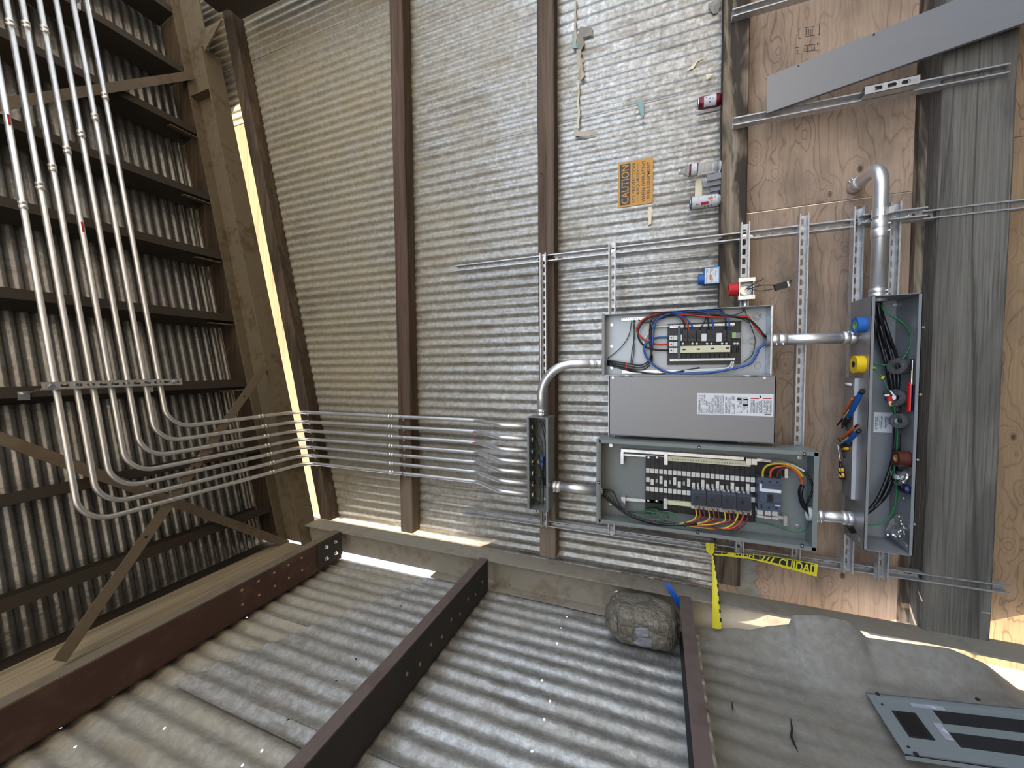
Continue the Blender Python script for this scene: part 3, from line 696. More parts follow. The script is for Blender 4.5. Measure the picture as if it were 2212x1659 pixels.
# ---------------------------------------------------------------- seven thin conduits
DC = 4.6345
XC = (-0.376, -0.456, -0.533, -0.606, -0.675, -0.745, -0.814)
YC = (1.031, 1.109, 1.174, 1.251, 1.330, 1.414, 1.488)[::-1]       # conduit 0 is the innermost bend
OC = 0.0146
def dslope(x): return DC + SL * x
lab = ('innermost thin conduit of the seven, with the tightest bend nearest the back wall', 'second thin conduit from the inside of the bend', 'third thin conduit from the inside of the bend', 'middle thin conduit of the seven running to the junction box',
       'third thin conduit from the outside of the bend', 'second thin conduit from the outside of the bend', 'outermost thin conduit of the seven, with the widest sweep')
roofc = [(226, 208), (203, 253), (167, 287), (137, 322), (105, 360), (78, 400), (44, 442)]
roofc2 = {3: (127, 81), 4: (89, 72), 5: (42, 61)}
rafc = [(1665, 1165), (1690, 1238), (1705, 1305), (1707, 1355), (1722, 1412), (1738, 1463), (1737, 1520)]
for i in range(7):
    x, y = XC[i], YC[i]
    T = thing('thin_conduit', (x, 2.36, 2.354), lab[i], 'conduit', 'thin conduits')
    e = 3.3
    path = fillet([(e, y, dslope(e)), (x, y, dslope(x)), (x, 2.4185, dslope(x)), (x, 2.4185, 2.80), (x - 0.004, 2.292, 2.575), (x - 0.004, 2.292, 2.336)], [0.135, 0.115, 0.10, 0.10], 10)
    mb = MB(); mb.tube(path, OC, 12); mb.build('tube', 'emt', T)
    def coup(c, d):
        c, d = V(c), V(d).normalized(); q = MB()
        q.tube([c - d * 0.024, c - d * 0.023, c - d * 0.002, c - d * 0.0015, c + d * 0.0015, c + d * 0.002, c + d * 0.023, c + d * 0.024], OC + 0.003, 12, rs=[OC + 0.001, OC + 0.0032, OC + 0.0032, OC + 0.0018, OC + 0.0018, OC + 0.0032, OC + 0.0032, OC + 0.001])
        side = d.cross(V((0, 0, 1))) if abs(d.z) < 0.9 else V((1, 0, 0)); side = side.normalized()
        for s_ in (-0.012, 0.012): q.tube([c + d * s_ + V((0, -0.008, 0) if abs(d.y) < .9 else (0, 0, -0.008)), c + d * s_ + V((0, -0.019, 0) if abs(d.y) < .9 else (0, 0, -0.019))], 0.0042, 6)
        q.build('coupling', 'emt', T)
    c = atr(roofc[i][0], roofc[i][1], DC); coup((c.x, y, dslope(c.x)), SV)
    if i in roofc2: c = atr(roofc2[i][0], roofc2[i][1], DC); coup((c.x, y, dslope(c.x)), SV)
    c = atr(rafc[i][0] / 2.962, 500 + rafc[i][1] / 2.962, DC); coup((x, c.y, dslope(x)), (0, 1, 0))
    coup((x, 2.4185, 3.545), (0, 0, 1))
    # straps on the girt, on the plate and on the brace
    def strap(c, d, back):
        c, d, back = V(c), V(d).normalized(), V(back).normalized(); s_ = d.cross(back); q = MB()
        q.ring(c - d * 0.008, c + d * 0.008, OC + 0.0003, OC + 0.002, 14)
        q.obox(c + s_ * 0.022 + back * (OC - 0.0015), d * 0.008, s_ * 0.011, back * 0.0012)
        q.tube([c + s_ * 0.024 + back * (OC - 0.002), c + s_ * 0.024 + back * (OC - 0.008)], 0.0045, 6)
        q.build('strap', 'zinc_bright', T)
    strap((x, 2.4185, 3.432), (0, 0, 1), (0, 1, 0)); strap((x, 2.4185, 4.405 + 0.2 * (x + .376) + 0.02), (0, 0, 1), (0, 1, 0))
    yb = 2.225 - (2.225 - 0.885) * ((0.039 - x) / (0.039 + 1.416)); strap((x, yb, dslope(x)), (0, 1, 0), (0, 0, 1))
    # connector at the box
    q = MB(); q.tube([(x - 0.004, 2.292, 2.350), (x - 0.004, 2.292, 2.376)], OC + 0.0035, 12); q.tube([(x - 0.004, 2.292, 2.336), (x - 0.004, 2.292, 2.350)], OC + 0.005, 10); q.build('connector', 'emt', T)
    if i in (1, 2):
        q = MB(); c = at(1021, 933 + (i - 1) * 22, 2.412); q.obox((x, 2.4185 - OC - 0.0008, c.z), (0.005, 0, 0), (0, 0.0006, 0), (0, 0, 0.026)); q.build('sticker', 'label_white', T)
        q = MB(); q.obox((x, 2.4185 - OC - 0.0016, c.z - 0.014), (0.0045, 0, 0), (0, 0.0004, 0), (0, 0, 0.010)); q.build('sticker_print', 'ink_red', T)
    if i in (3, 6):
        c = atr(168, 490, DC) if i == 3 else atr(2, 255, DC); u = SV
        q = MB(); q.obox(V((c.x, y, dslope(c.x))) + SN * (OC + 0.0008), u * 0.03, (0, 0.005, 0), SN * 0.0006); q.build('sticker', 'ink_red', T)
# trapeze hangers
def trapeze(xc, label):
    up = -SN
    B = thing('trapeze_hanger', (xc, 1.28, dslope(xc)), label, 'hanger', 'trapeze hangers')
    zz = lambda d: V((xc, 0, d + SL * xc))
    w = strut('slotted_channel', zz(4.594) + V((0, 0.968, 0)), (0, 1, 0), up, 0.624, '', H=0.021, parent=B)
    for yy, dx, y2 in ((1.0, -0.055, 1.004), (1.548, -0.045, 1.566)):
        q = MB(); q.tube([zz(4.585) + V((0, yy, 0)), V((xc + dx, y2, 4.95 + SL * (xc + dx)))], 0.0045, 8); q.build('threaded_rod', 'zinc_bright', B)
        q = MB(); q.tube([zz(4.578) + V((0, yy, 0)), zz(4.590) + V((0, yy, 0))], 0.010, 6); q.tube([zz(4.590) + V((0, yy, 0)), zz(4.593) + V((0, yy, 0))], 0.014, 12); q.build('nut', 'zinc_bright', B)
        c = V((xc + dx, y2, 4.935 + SL * (xc + dx))); q = MB(); q.box(c.x - 0.020, c.x + 0.020, c.y - 0.022, c.y + 0.022, c.z - 0.012, c.z - 0.002); q.box(c.x - 0.028, c.x - 0.020, c.y - 0.022, c.y + 0.022, c.z - 0.012, c.z + 0.022); q.build('beam_clamp', 'zinc_bright', B)
trapeze(-0.078, 'slotted trapeze hanger carrying the conduits just before they bend')
trapeze(2.69, 'slotted trapeze hanger farther up the roof, only its clamp in sight')

# ---------------------------------------------------------------- open boxes and wireways
def openbox(x0, x1, y0, y1, z0, z1, lip, t=0.0025, back=True, lips='tblr'):
    mb = MB()
    if back: mb.box(x0, x1, y1 - t, y1, z0, z1)
    mb.box(x0, x0 + t, y0, y1 - t, z0, z1); mb.box(x1 - t, x1, y0, y1 - t, z0, z1)
    mb.box(x0 + t, x1 - t, y0, y1 - t, z0, z0 + t); mb.box(x0 + t, x1 - t, y0, y1 - t, z1 - t, z1)
    if 'l' in lips: mb.box(x0 + t, x0 + lip, y0, y0 + t, z0 + t, z1 - t)
    if 'r' in lips: mb.box(x1 - lip, x1 - t, y0, y0 + t, z0 + t, z1 - t)
    if 'b' in lips: mb.box(x0 + t, x1 - t, y0, y0 + t, z0 + t, z0 + lip)
    if 't' in lips: mb.box(x0 + t, x1 - t, y0, y0 + t, z1 - lip, z1 - t)
    return mb
def wire(parent, pts, r, mat, name='wire', n=6):
    mb = MB(); mb.tube(catmull(pts, n), r, 6); return mb.build(name, mat, parent)
def screw(parent, c, r=0.007, mat='zinc_bright', n=(0, -1, 0), name='screw'):
    c, n = V(c), V(n); q = MB(); q.tube([c, c + n * r * 0.4], r, 12); q.tube([c + n * r * 0.4, c + n * r * 0.8], r * 0.55, 8); return q.build(name, mat, parent)

# junction box
J = thing('junction_box', (-0.595, 2.36, 2.22), 'small open junction box full of dark wires where the seven conduits end', 'junction box')
openbox(-0.882, -0.309, 2.21, 2.3585, 2.22, 2.354, 0.013, lips='tb').build('body', 'paint_jbox', J)
for i in range(7):
    q = MB(); q.tube([(XC[i] - 0.004, 2.292, 2.334), (XC[i] - 0.004, 2.292, 2.345)], 0.018, 8); q.build('locknut', 'black_plastic', J)
rr = random.Random(11)
c6 = crop(1080, 760, 3.77)
def jw(l, mat, r=0.0028):
    wire(J, [c6(a, b, yy) for a, b, yy in l], r, mat)
for i, yy in enumerate((615, 705, 800, 885, 965, 1165)):
    e = rr.uniform(0, 30)
    jw([(252, yy, 2.292), (285, yy + 20, 2.285), (330 + e, yy + 120, 2.27), (345 + e * .5, 960 - e, 2.28), (350, 1060, 2.30), (395, 1105, 2.31)], 'black_wire')
    jw([(252, yy + 6, 2.295), (275, yy + 60, 2.30), (300 + e, yy + 150, 2.31), (340, 1000 + e, 2.30), (390, 1100, 2.31)], 'green_dark' if i % 2 else 'black_wire', 0.0024)
jw([(330, 560, 2.31), (355, 650, 2.30), (372, 780, 2.29), (362, 900, 2.29), (340, 980, 2.28), (355, 1060, 2.28), (392, 1105, 2.30)], 'black_wire', 0.004)
jw([(345, 560, 2.32), (375, 660, 2.31), (382, 800, 2.31), (370, 940, 2.30), (372, 1050, 2.30), (395, 1110, 2.31)], 'black_wire', 0.004)
jw([(300, 560, 2.32), (305, 640, 2.30), (260, 700, 2.29)], 'green_dark', 0.0025)
jw([(258, 700, 2.29), (270, 800, 2.27), (335, 760, 2.27), (300, 850, 2.26), (245, 960, 2.265), (262, 1065, 2.27), (330, 1105, 2.28), (390, 1108, 2.30)], 'green_dark', 0.003)
q = MB(); p0 = c6(350, 890, 2.285); q.obox(p0, (0.028, 0, 0), (0, 0.006, 0), (0, 0, 0.010)); q.build('tape_wrap', 'ribbon_blue', J)
for a, b in ((312, 1195), (362, 1197)): screw(J, c6(a, b, 2.354), 0.009)
q = MB(); p0 = c6(316, 900, 2.353); q.obox(p0, (0.013, 0, 0), (0, 0.0006, 0), (0, 0, 0.009)); q.build('label', 'label_white', J)

# large conduit pieces between the boxes
RB = 0.0275
def bigpipe(name, pts, label, rad=None, couplings=(), r=RB, group='fat conduit pieces between the boxes'):
    path = fillet(pts, rad, 14) if rad else [V(p) for p in pts]
    o = thing(name, V(min(pts, key=lambda p: p[2])), label, 'conduit', group)
    mb = MB(); mb.tube(path, r, 24); mb.build('tube', 'emt_big', o)
    for (a, b, rr_) in couplings:
        a, b = V(a), V(b); d = (b - a).normalized(); q = MB(); L = (b - a).length
        q.tube([a, a + d * 0.002, a + d * (L / 2 - 0.002), a + d * (L / 2), a + d * (L / 2 + 0.002), b - d * 0.002, b], rr_, 24, rs=[rr_ - 0.002, rr_, rr_, rr_ - 0.002, rr_, rr_, rr_ - 0.002])
        s_ = V((0, -1, 0)) if abs(d.y) < 0.8 else V((0, 0, 1)); s2 = d.cross(s_)
        cp = q.build('coupling', 'emt_big', o); q = MB()
        for f in (0.3, 0.7):
            c = a + d * L * f + (s2 * 0.7 + s_ * 0.7) * rr_; q.tube([c - s2 * 0.003, c + (s2 * 0.7 + s_ * 0.7) * 0.010], 0.005, 6)
        q.build('set_screw', 'zinc_bright', cp)
    return o
bigpipe('conduit_elbow', [(0.016, 2.30, 1.892), (0.016, 2.30, 2.288), (-0.318, 2.30, 2.288)], 'fat galvanised elbow between the small junction box and the panel with wire loops', 0.205, [((0.016, 2.30, 1.907), (0.016, 2.30, 1.985), RB + 0.003), ((-0.308, 2.30, 2.288), (-0.268, 2.30, 2.288), RB + 0.003)])
bigpipe('conduit_nipple', [(-0.748, 2.30, 2.232), (-0.748, 2.30, 1.915)], 'fat straight conduit from the junction box down to the breaker panel', None, [((-0.748, 2.30, 2.219), (-0.748, 2.30, 2.165), RB + 0.005)])
bigpipe('conduit_nipple', [(0.127, 2.30, 1.055), (0.127, 2.30, 0.705)], 'fat straight conduit from the panel with wire loops down to the wireway', None, [((0.127, 2.30, 1.067), (0.127, 2.30, 1.00), RB + 0.004), ((0.127, 2.30, 0.722), (0.127, 2.30, 0.775), RB + 0.004)])
bigpipe('conduit_nipple', [(-0.745, 2.28, 0.868), (-0.745, 2.28, 0.705)], 'short fat conduit between the breaker panel and the wireway', None, [((-0.745, 2.28, 0.878), (-0.745, 2.28, 0.84), RB + 0.005), ((-0.745, 2.28, 0.722), (-0.745, 2.28, 0.765), RB + 0.006)])
E_ = bigpipe('conduit_elbow', [(0.29, 2.262, 0.662), (0.915, 2.262, 0.662), (0.915, 2.535, 0.662)], 'polished steel pipe elbow rising from the wireway end and turning into the plywood', 0.105,
        [((0.302, 2.262, 0.662), (0.345, 2.262, 0.662), RB + 0.004), ((0.575, 2.262, 0.662), (0.655, 2.262, 0.662), RB + 0.004), ((0.915, 2.46, 0.662), (0.915, 2.53, 0.662), RB + 0.004)])
q = MB(); q.ring((0.668, 2.262, 0.662), (0.705, 2.262, 0.662), RB + 0.0004, RB + 0.003, 24); q.box(0.672, 0.700, 2.226, 2.236, 0.628, 0.645); q.build('pipe_clamp', 'emt_big', E_)

# ---------------------------------------------------------------- panel with wire loops (cover swung open)
a1 = crop(1280, 640, 5.183)
PA = thing('electrical_panel', (0.123, 2.36, 1.068), 'open electrical panel with looped blue, red and black wires, cover hinged open beside it', 'electrical panel', 'electrical panels')
openbox(-0.053, 0.299, 2.262, 2.3585, 1.068, 1.902, 0.012, lips='').build('body', 'paint_inner', PA)
mb = MB(); mb.box(-0.058, 0.302, 2.254, 2.264, 1.893, 1.908); mb.build('end_flange', 'paint_grey', PA)
mb = MB(); mb.box(-0.050, 0.297, 2.262, 2.270, 1.070, 1.074); mb.box(-0.048, 0.295, 2.264, 2.352, 1.072, 1.076); mb.build('end_wall', 'galv_box', PA)
YB = 2.354
for a, b in ((215, 320), (215, 560), (215, 800)): screw(PA, a1(a, b, YB), 0.009)
for a, b, r in ((1700, 505, 0.011), (1790, 500, 0.014), (1790, 500, 0.021), (1840, 225, 0.013), (1840, 225, 0.020), (1850, 775, 0.016), (1880, 215, 0.006)):
    c = a1(a, b, YB); q = MB(); q.ring(c, c + V((0, -0.0012, 0)), r - 0.0012, r, 20); q.build('knockout', 'paint_grey', PA)
for (xa, xb, yy, ext) in ((325, 690, 252, 1), (330, 1000, 846, 1)):      # ground bars
    q = MB(); c0 = a1(xa, yy, 2.345); c1_ = a1(xb, yy, 2.345); q.obox((c0 + c1_) / 2, (0, 0, (c0.z - c1_.z) / 2), (0.008, 0, 0), (0, 0.005, 0)); gb = q.build('ground_bar', 'zinc_bright', PA)
    q = MB(); k = int((xb - xa) / 26)
    for i in range(k):
        c = c0 + (c1_ - c0) * ((i + 0.5) / k); q.tube([c + V((0, -0.005, 0)), c + V((0, -0.011, 0))], 0.0034, 6)
    q.build('terminal_screws', 'white_plastic', gb)
# interior
def rectY(x0, y0, x1, y1, f, Yf, Yb):     # box whose front face covers the photo rectangle on plane Yf
    p = f(x0, (y0 + y1) / 2, Yf); q = f(x1, (y0 + y1) / 2, Yf); r = f((x0 + x1) / 2, y0, Yf); s_ = f((x0 + x1) / 2, y1, Yf)
    return (min(r.x, s_.x), max(r.x, s_.x), Yf, Yb, min(p.z, q.z), max(p.z, q.z))
IN = MB().box(*rectY(838, 292, 1662, 765, a1, 2.332, 2.350)).build('interior_base', 'black_plastic', PA)
def parts(f, l, mat, name, parent, Yf, Yb):
    o0 = None
    for (x0, y0, x1, y1) in l:
        MB().box(*rectY(x0, y0, x1, y1, f, Yf, Yb)).build(name, mat, parent)
for yy in (326, 709):                      # neutral bars with their screw rows
    nb = MB().box(*rectY(865, yy - 13, 1592, yy + 13, a1, 2.322, 2.333)).build('neutral_bar', 'galv_box', PA); q = MB()
    for i in range(26):
        c = a1(880 + i * 27.5, yy, 2.322); q.box(c.x - 0.0042, c.x + 0.0042, 2.316, 2.322, c.z - 0.0038, c.z + 0.0038)
    q.build('terminal_screws', 'white_plastic', nb)
parts(a1, [(858, 440, 905, 490), (908, 440, 950, 490), (858, 512, 905, 560), (908, 512, 950, 560), (858, 580, 905, 634), (908, 580, 950, 634)], 'white_plastic', 'lug', PA, 2.312, 2.333)
for y in (465, 536, 606):
    c = a1(881, y, 2.312); q = MB(); q.tube([c, c + V((0, -0.002, 0))], 0.0042, 10); q.build('lug_screw', 'dust_and_shade_black', PA)
parts(a1, [(954, 330, 984, 700)], 'breaker_grey', 'bus_support', PA, 2.314, 2.333)
BR = [(1010, 372), (1062, 372), (1114, 372), (1168, 378), (1284, 374), (1334, 374), (1452, 380), (1506, 380)]
for (x, y) in BR:
    b = MB().box(*rectY(x, y, x + 48, 505, a1, 2.296, 2.333)).build('breaker', 'black_plastic', PA)
    MB().box(*rectY(x + 12, y + 40, x + 36, y + 85, a1, 2.288, 2.296)).build('toggle', 'steel_dark', b)
parts(a1, [(1220, 418, 1276, 500), (1386, 412, 1446, 505)], 'label_white', 'filler_plate', PA, 2.300, 2.333)
parts(a1, [(988, 430, 1004, 498)], 'white_plastic', 'filler_plate', PA, 2.300, 2.333)
parts(a1, [(1560, 406, 1605, 470)], 'green_label', 'wiring_label', PA, 2.304, 2.333)
parts(a1, [(1606, 408, 1656, 470)], 'ink_grey', 'wiring_label', PA, 2.304, 2.333)
for x in (1012, 1118, 1166, 1282, 1330, 1450, 1498, 1590, 1622):
    c = a1(x, 530, 2.306); q = MB(); q.lathe(c, (0, -1, 0), [(0.0062, 0), (0.0062, 0.004), (0.004, 0.006), (0.0, 0.006)], 12); q.build('bus_stab', 'white_plastic', PA)
pl = MB().box(*rectY(985, 552, 1541, 628, a1, 2.304, 2.333)).build('cover_plate', 'cream_plastic', PA)
parts(a1, [(1008, 588, 1042, 604), (1166, 584, 1202, 600), (1326, 578, 1362, 594), (1490, 572, 1530, 588)], 'ink', 'slot', pl, 2.3034, 2.310)
for i in range(11):
    parts(a1, [(1000 + i * 53, 644, 1044 + i * 53, 690)], 'dust_and_shade_black', 'empty_bay', PA, 2.316, 2.333)
for i in range(5): parts(a1, [(1560 + i * 18, 560 + (i % 2) * 6, 1572 + i * 18, 625)], 'dust_and_shade_black', 'bus_finger', PA, 2.318, 2.333)
# wires
def wa(l, mat, r, Y=2.30):
    wire(PA, [a1(p[0], p[1], p[2] if len(p) > 2 else Y) for p in l], r, mat)
for (l, m_, r) in (
    ([(165, 715, 2.30), (400, 755, 2.30), (540, 770, 2.30), (630, 720, 2.29), (665, 600, 2.285), (655, 450, 2.285), (665, 320, 2.285), (740, 235, 2.285), (880, 195, 2.285), (1100, 165, 2.285), (1330, 150, 2.285), (1440, 165, 2.285), (1485, 230, 2.29), (1492, 370, 2.30)], 'black_wire', 0.0042),
    ([(165, 730, 2.31), (380, 775, 2.30), (520, 800, 2.30), (620, 760, 2.295), (660, 660, 2.29), (650, 500, 2.29), (655, 350, 2.29), (720, 255, 2.29), (860, 210, 2.29), (970, 225, 2.29), (1025, 300, 2.295), (1034, 385, 2.30)], 'black_wire', 0.0042),
    ([(165, 745, 2.31), (380, 800, 2.305), (540, 825, 2.30), (630, 780, 2.30), (668, 700, 2.295), (640, 520, 2.295), (640, 380, 2.295)], 'black_wire', 0.0042),
    ([(165, 760, 2.315), (380, 815, 2.31), (480, 840, 2.31), (620, 862, 2.31), (780, 868, 2.31), (1020, 835, 2.32), (1200, 800, 2.32)], 'black_wire', 0.0042),
    ([(165, 768, 2.315), (380, 825, 2.31), (450, 845, 2.315), (560, 850, 2.31)], 'black_wire', 0.0042),
    ([(640, 380, 2.29), (660, 260, 2.285), (760, 200, 2.28), (1000, 185, 2.28), (1230, 185, 2.285), (1290, 250, 2.29), (1300, 385, 2.30)], 'black_wire', 0.0042),
    ([(1935, 455, 2.30), (1830, 330, 2.295), (1740, 260, 2.29), (1560, 225, 2.285), (1100, 195, 2.285), (800, 195, 2.285), (600, 260, 2.29), (515, 370, 2.29), (520, 480, 2.29), (600, 570, 2.295), (720, 600, 2.30), (855, 606, 2.31)], 'black_wire', 0.0052),
    ([(1935, 465, 2.305), (1850, 380, 2.30), (1770, 270, 2.295), (1700, 225, 2.29), (1400, 235, 2.285), (1000, 200, 2.285), (760, 190, 2.285), (600, 240, 2.285), (505, 330, 2.285), (510, 420, 2.29), (600, 500, 2.295), (730, 540, 2.30), (855, 536, 2.31)], 'red_wire', 0.0052),
    ([(1935, 535, 2.30), (1870, 580, 2.295), (1830, 660, 2.29), (1760, 755, 2.285), (1560, 815, 2.285), (1250, 860, 2.285), (960, 862, 2.285), (780, 830, 2.285), (640, 730, 2.285), (580, 620, 2.285), (600, 530, 2.285), (700, 470, 2.295), (855, 460, 2.31)], 'blue_wire', 0.0058),
    ([(1935, 545, 2.31), (1860, 620, 2.305), (1810, 720, 2.30), (1720, 790, 2.298), (1500, 835, 2.298), (1200, 868, 2.298), (900, 868, 2.298), (700, 800, 2.30), (590, 680, 2.30), (570, 560, 2.305), (600, 450, 2.305), (700, 350, 2.31), (860, 335, 2.318)], 'white_wire', 0.0055),
    ([(670, 560, 2.28), (685, 400, 2.28), (700, 290, 2.28), (780, 225, 2.28), (900, 195, 2.28), (1020, 235, 2.285), (1100, 310, 2.29), (1128, 385, 2.30)], 'blue_wire', 0.0042),
    ([(690, 380, 2.282), (715, 270, 2.28), (820, 205, 2.278), (1100, 165, 2.278), (1280, 190, 2.282), (1340, 270, 2.29), (1356, 385, 2.30)], 'blue_wire', 0.0042),
    ([(880, 195, 2.276), (1200, 158, 2.276), (1400, 165, 2.278), (1500, 220, 2.285), (1530, 300, 2.29), (1528, 385, 2.30)], 'blue_wire', 0.0042),
    ([(920, 200, 2.288), (1000, 240, 2.29), (1060, 310, 2.295), (1082, 385, 2.30)], 'red_wire', 0.0042),
    ([(1195, 385, 2.305), (1260, 270, 2.30), (1275, 200, 2.29)], 'black_wire', 0.0028),
    ([(1700, 135, 2.30), (1670, 180, 2.295), (1560, 210, 2.29), (1420, 190, 2.29)], 'black_wire', 0.0022),
    ([(1702, 140, 2.30), (1722, 210, 2.30), (1790, 380, 2.31), (1820, 500, 2.315), (1790, 650, 2.32), (1690, 745, 2.33)], 'black_wire', 0.002),
    ([(1560, 730, 2.318), (1530, 790, 2.315), (1440, 812, 2.31), (1200, 820, 2.305), (1030, 838, 2.30)], 'white_wire', 0.0042),
    ([(1580, 730, 2.318), (1556, 800, 2.315), (1460, 828, 2.31), (1200, 836, 2.305), (1020, 850, 2.30)], 'white_wire', 0.0042),
    ([(170, 695, 2.33), (300, 590, 2.33), (400, 450, 2.33), (440, 270, 2.335)], 'green_dark', 0.0025),
    ([(440, 760, 2.32), (465, 600, 2.325), (455, 400, 2.33), (470, 265, 2.335)], 'green_dark', 0.0025),
    ([(428, 750, 2.32), (440, 620, 2.325), (470, 440, 2.33), (462, 265, 2.335)], 'green_dark', 0.0025),
    ([(515, 260, 2.335), (560, 290, 2.33), (680, 280, 2.325), (860, 225, 2.32), (1100, 215, 2.32), (1600, 240, 2.32), (1760, 300, 2.32)], 'green_dark', 0.0028)):
    wa(l, m_, r)
for (a, b, yy) in ((665, 345, 2.284), (650, 655, 2.284), (875, 198, 2.28)):
    c = a1(a, b, yy); q = MB(); q.ring(c + V((0, 0, 0.003)), c - V((0, 0, 0.003)), 0.010, 0.013, 14); q.build('zip_tie', 'black_plastic', PA)
for (a, b) in ((385, 765), (380, 800)):
    c = a1(a, b, 2.297); q = MB(); q.ring(c + V((0, 0, 0.004)), c - V((0, 0, 0.004)), 0.009, 0.011, 14); q.build('tape_band', 'tape_red', PA)
for zz, ca, cb in ((1.0905, 1958, 485),):
    c = a1(1950, 487, 2.30); q = MB(); q.ring((0.127, 2.30, 1.072), (0.127, 2.30, 1.090), 0.022, 0.033, 20); q.build('bushing', 'paint_grey', PA)
# hinged cover
CV = MB(); CV.box(-0.397, -0.058, 2.262, 2.266, 1.050, 1.867)
for z in (1.052, 1.865): CV.box(-0.397, -0.058, 2.262, 2.282, z - 0.002, z + 0.002)
CV.box(-0.399, -0.395, 2.262, 2.282, 1.050, 1.867)
cov = CV.build('hinged_cover', 'paint_cover', PA)
lb = MB().box(*rectY(1172, 1090, 2026, 1334, a1, 2.2612, 2.262)).build('label', 'label_white', cov)
def flat(x0, y0, x1, y1, mat, name='print_block'):
    MB().box(*rectY(x0, y0, x1, y1, a1, 2.2606, 2.2612)).build(name, mat, lb)
flat(1770, 1140, 1865, 1150, 'ink_red'); flat(1905, 1140, 2005, 1150, 'ink_red')
for (x0, y0, x1, y1) in ((1770, 1165, 2005, 1310), (1185, 1105, 1465, 1315), (1485, 1120, 1600, 1315), (1615, 1130, 1745, 1305)): flat(x0, y0, x1, y1, 'print_label')
flat(1870, 1110, 1888, 1140, 'ink'); flat(1925, 1318, 2000, 1326, 'ink'); flat(1680, 1210, 1740, 1224, 'ink_grey'); flat(1620, 1145, 1662, 1158, 'ink_grey'); flat(1690, 1150, 1742, 1164, 'ink_grey')
for (z0, z1) in ((1.74, 1.80), (1.13, 1.20)):
    q = MB(); q.tube([(-0.056, 2.262, z0), (-0.056, 2.262, z1)], 0.004, 8); q.build('hinge', 'zinc_bright', PA)
for z in (1.846, 1.10): screw(PA, (-0.066, 2.262, z), 0.006)

# ---------------------------------------------------------------- breaker panel
a2 = crop(1280, 920, 4.254)
PB = thing('electrical_panel', (-0.662, 2.36, 0.88), 'open breaker panel with rows of white bus tabs and a large main breaker', 'electrical panel', 'electrical panels')
openbox(-0.905, -0.420, 2.212, 2.3585, 0.881, 1.927, 0.019).build('body', 'paint_panel', PB)
mb = MB(); mb.box(-0.915, -0.4175, 2.2075, 2.222, 1.917, 1.931); mb.build('end_flange', 'paint_panel', PB)
YB2 = 2.354
for a, b in ((168, 178), (1900, 290), (1883, 915), (165, 715)): 
    screw(PB, a2(a, b, YB2), 0.011)
for a, b in ((978, 198), (1945, 258), (965, 972), (1925, 1100), (55, 518)):
    c = a2(a, b, 2.211); q = MB(); q.box(c.x - 0.009, c.x + 0.009, 2.207, 2.212, c.z - 0.006, c.z + 0.006); k = q.build('cover_clip', 'black_steel', PB); screw(k, c + V((0, -0.004, 0)), 0.0035)
# rails
def railY(x0, y0, x1, y1, wpx, Yf, Yb, mat, name, parent=PB):
    p = a2(x0, y0, Yf); q = a2(x1, y1, Yf); hw = wpx / 4.254 * 2.4 / 825 / 2
    d = (q - p); s_ = V((0, 1, 0)).cross(d).normalized()
    return MB().obox((p + q) / 2 + V((0, (Yb - Yf) / 2, 0)), d / 2, s_ * hw, (0, (Yb - Yf) / 2, 0)).build(name, mat, parent)
railY(262, 225, 1390, 302, 24, 2.318, 2.352, 'zinc_bright', 'mounting_rail'); railY(290, 265, 700, 292, 16, 2.330, 2.352, 'zinc_bright', 'mounting_rail')
railY(1510, 312, 1790, 340, 22, 2.322, 2.352, 'zinc_bright', 'mounting_rail')
railY(268, 672, 905, 722, 26, 2.325, 2.352, 'zinc_bright', 'mounting_rail'); railY(905, 745, 1790, 850, 24, 2.330, 2.352, 'zinc_bright', 'mounting_rail')
for (x0, y0, x1, y1) in ((258, 240, 284, 352), (1766, 360, 1796, 480), (262, 655, 300, 745), (1756, 828, 1790, 920)):
    MB().box(*rectY(x0, y0, x1, y1, a2, 2.300, 2.352)).build('rail_bracket', 'zinc_bright', PB)
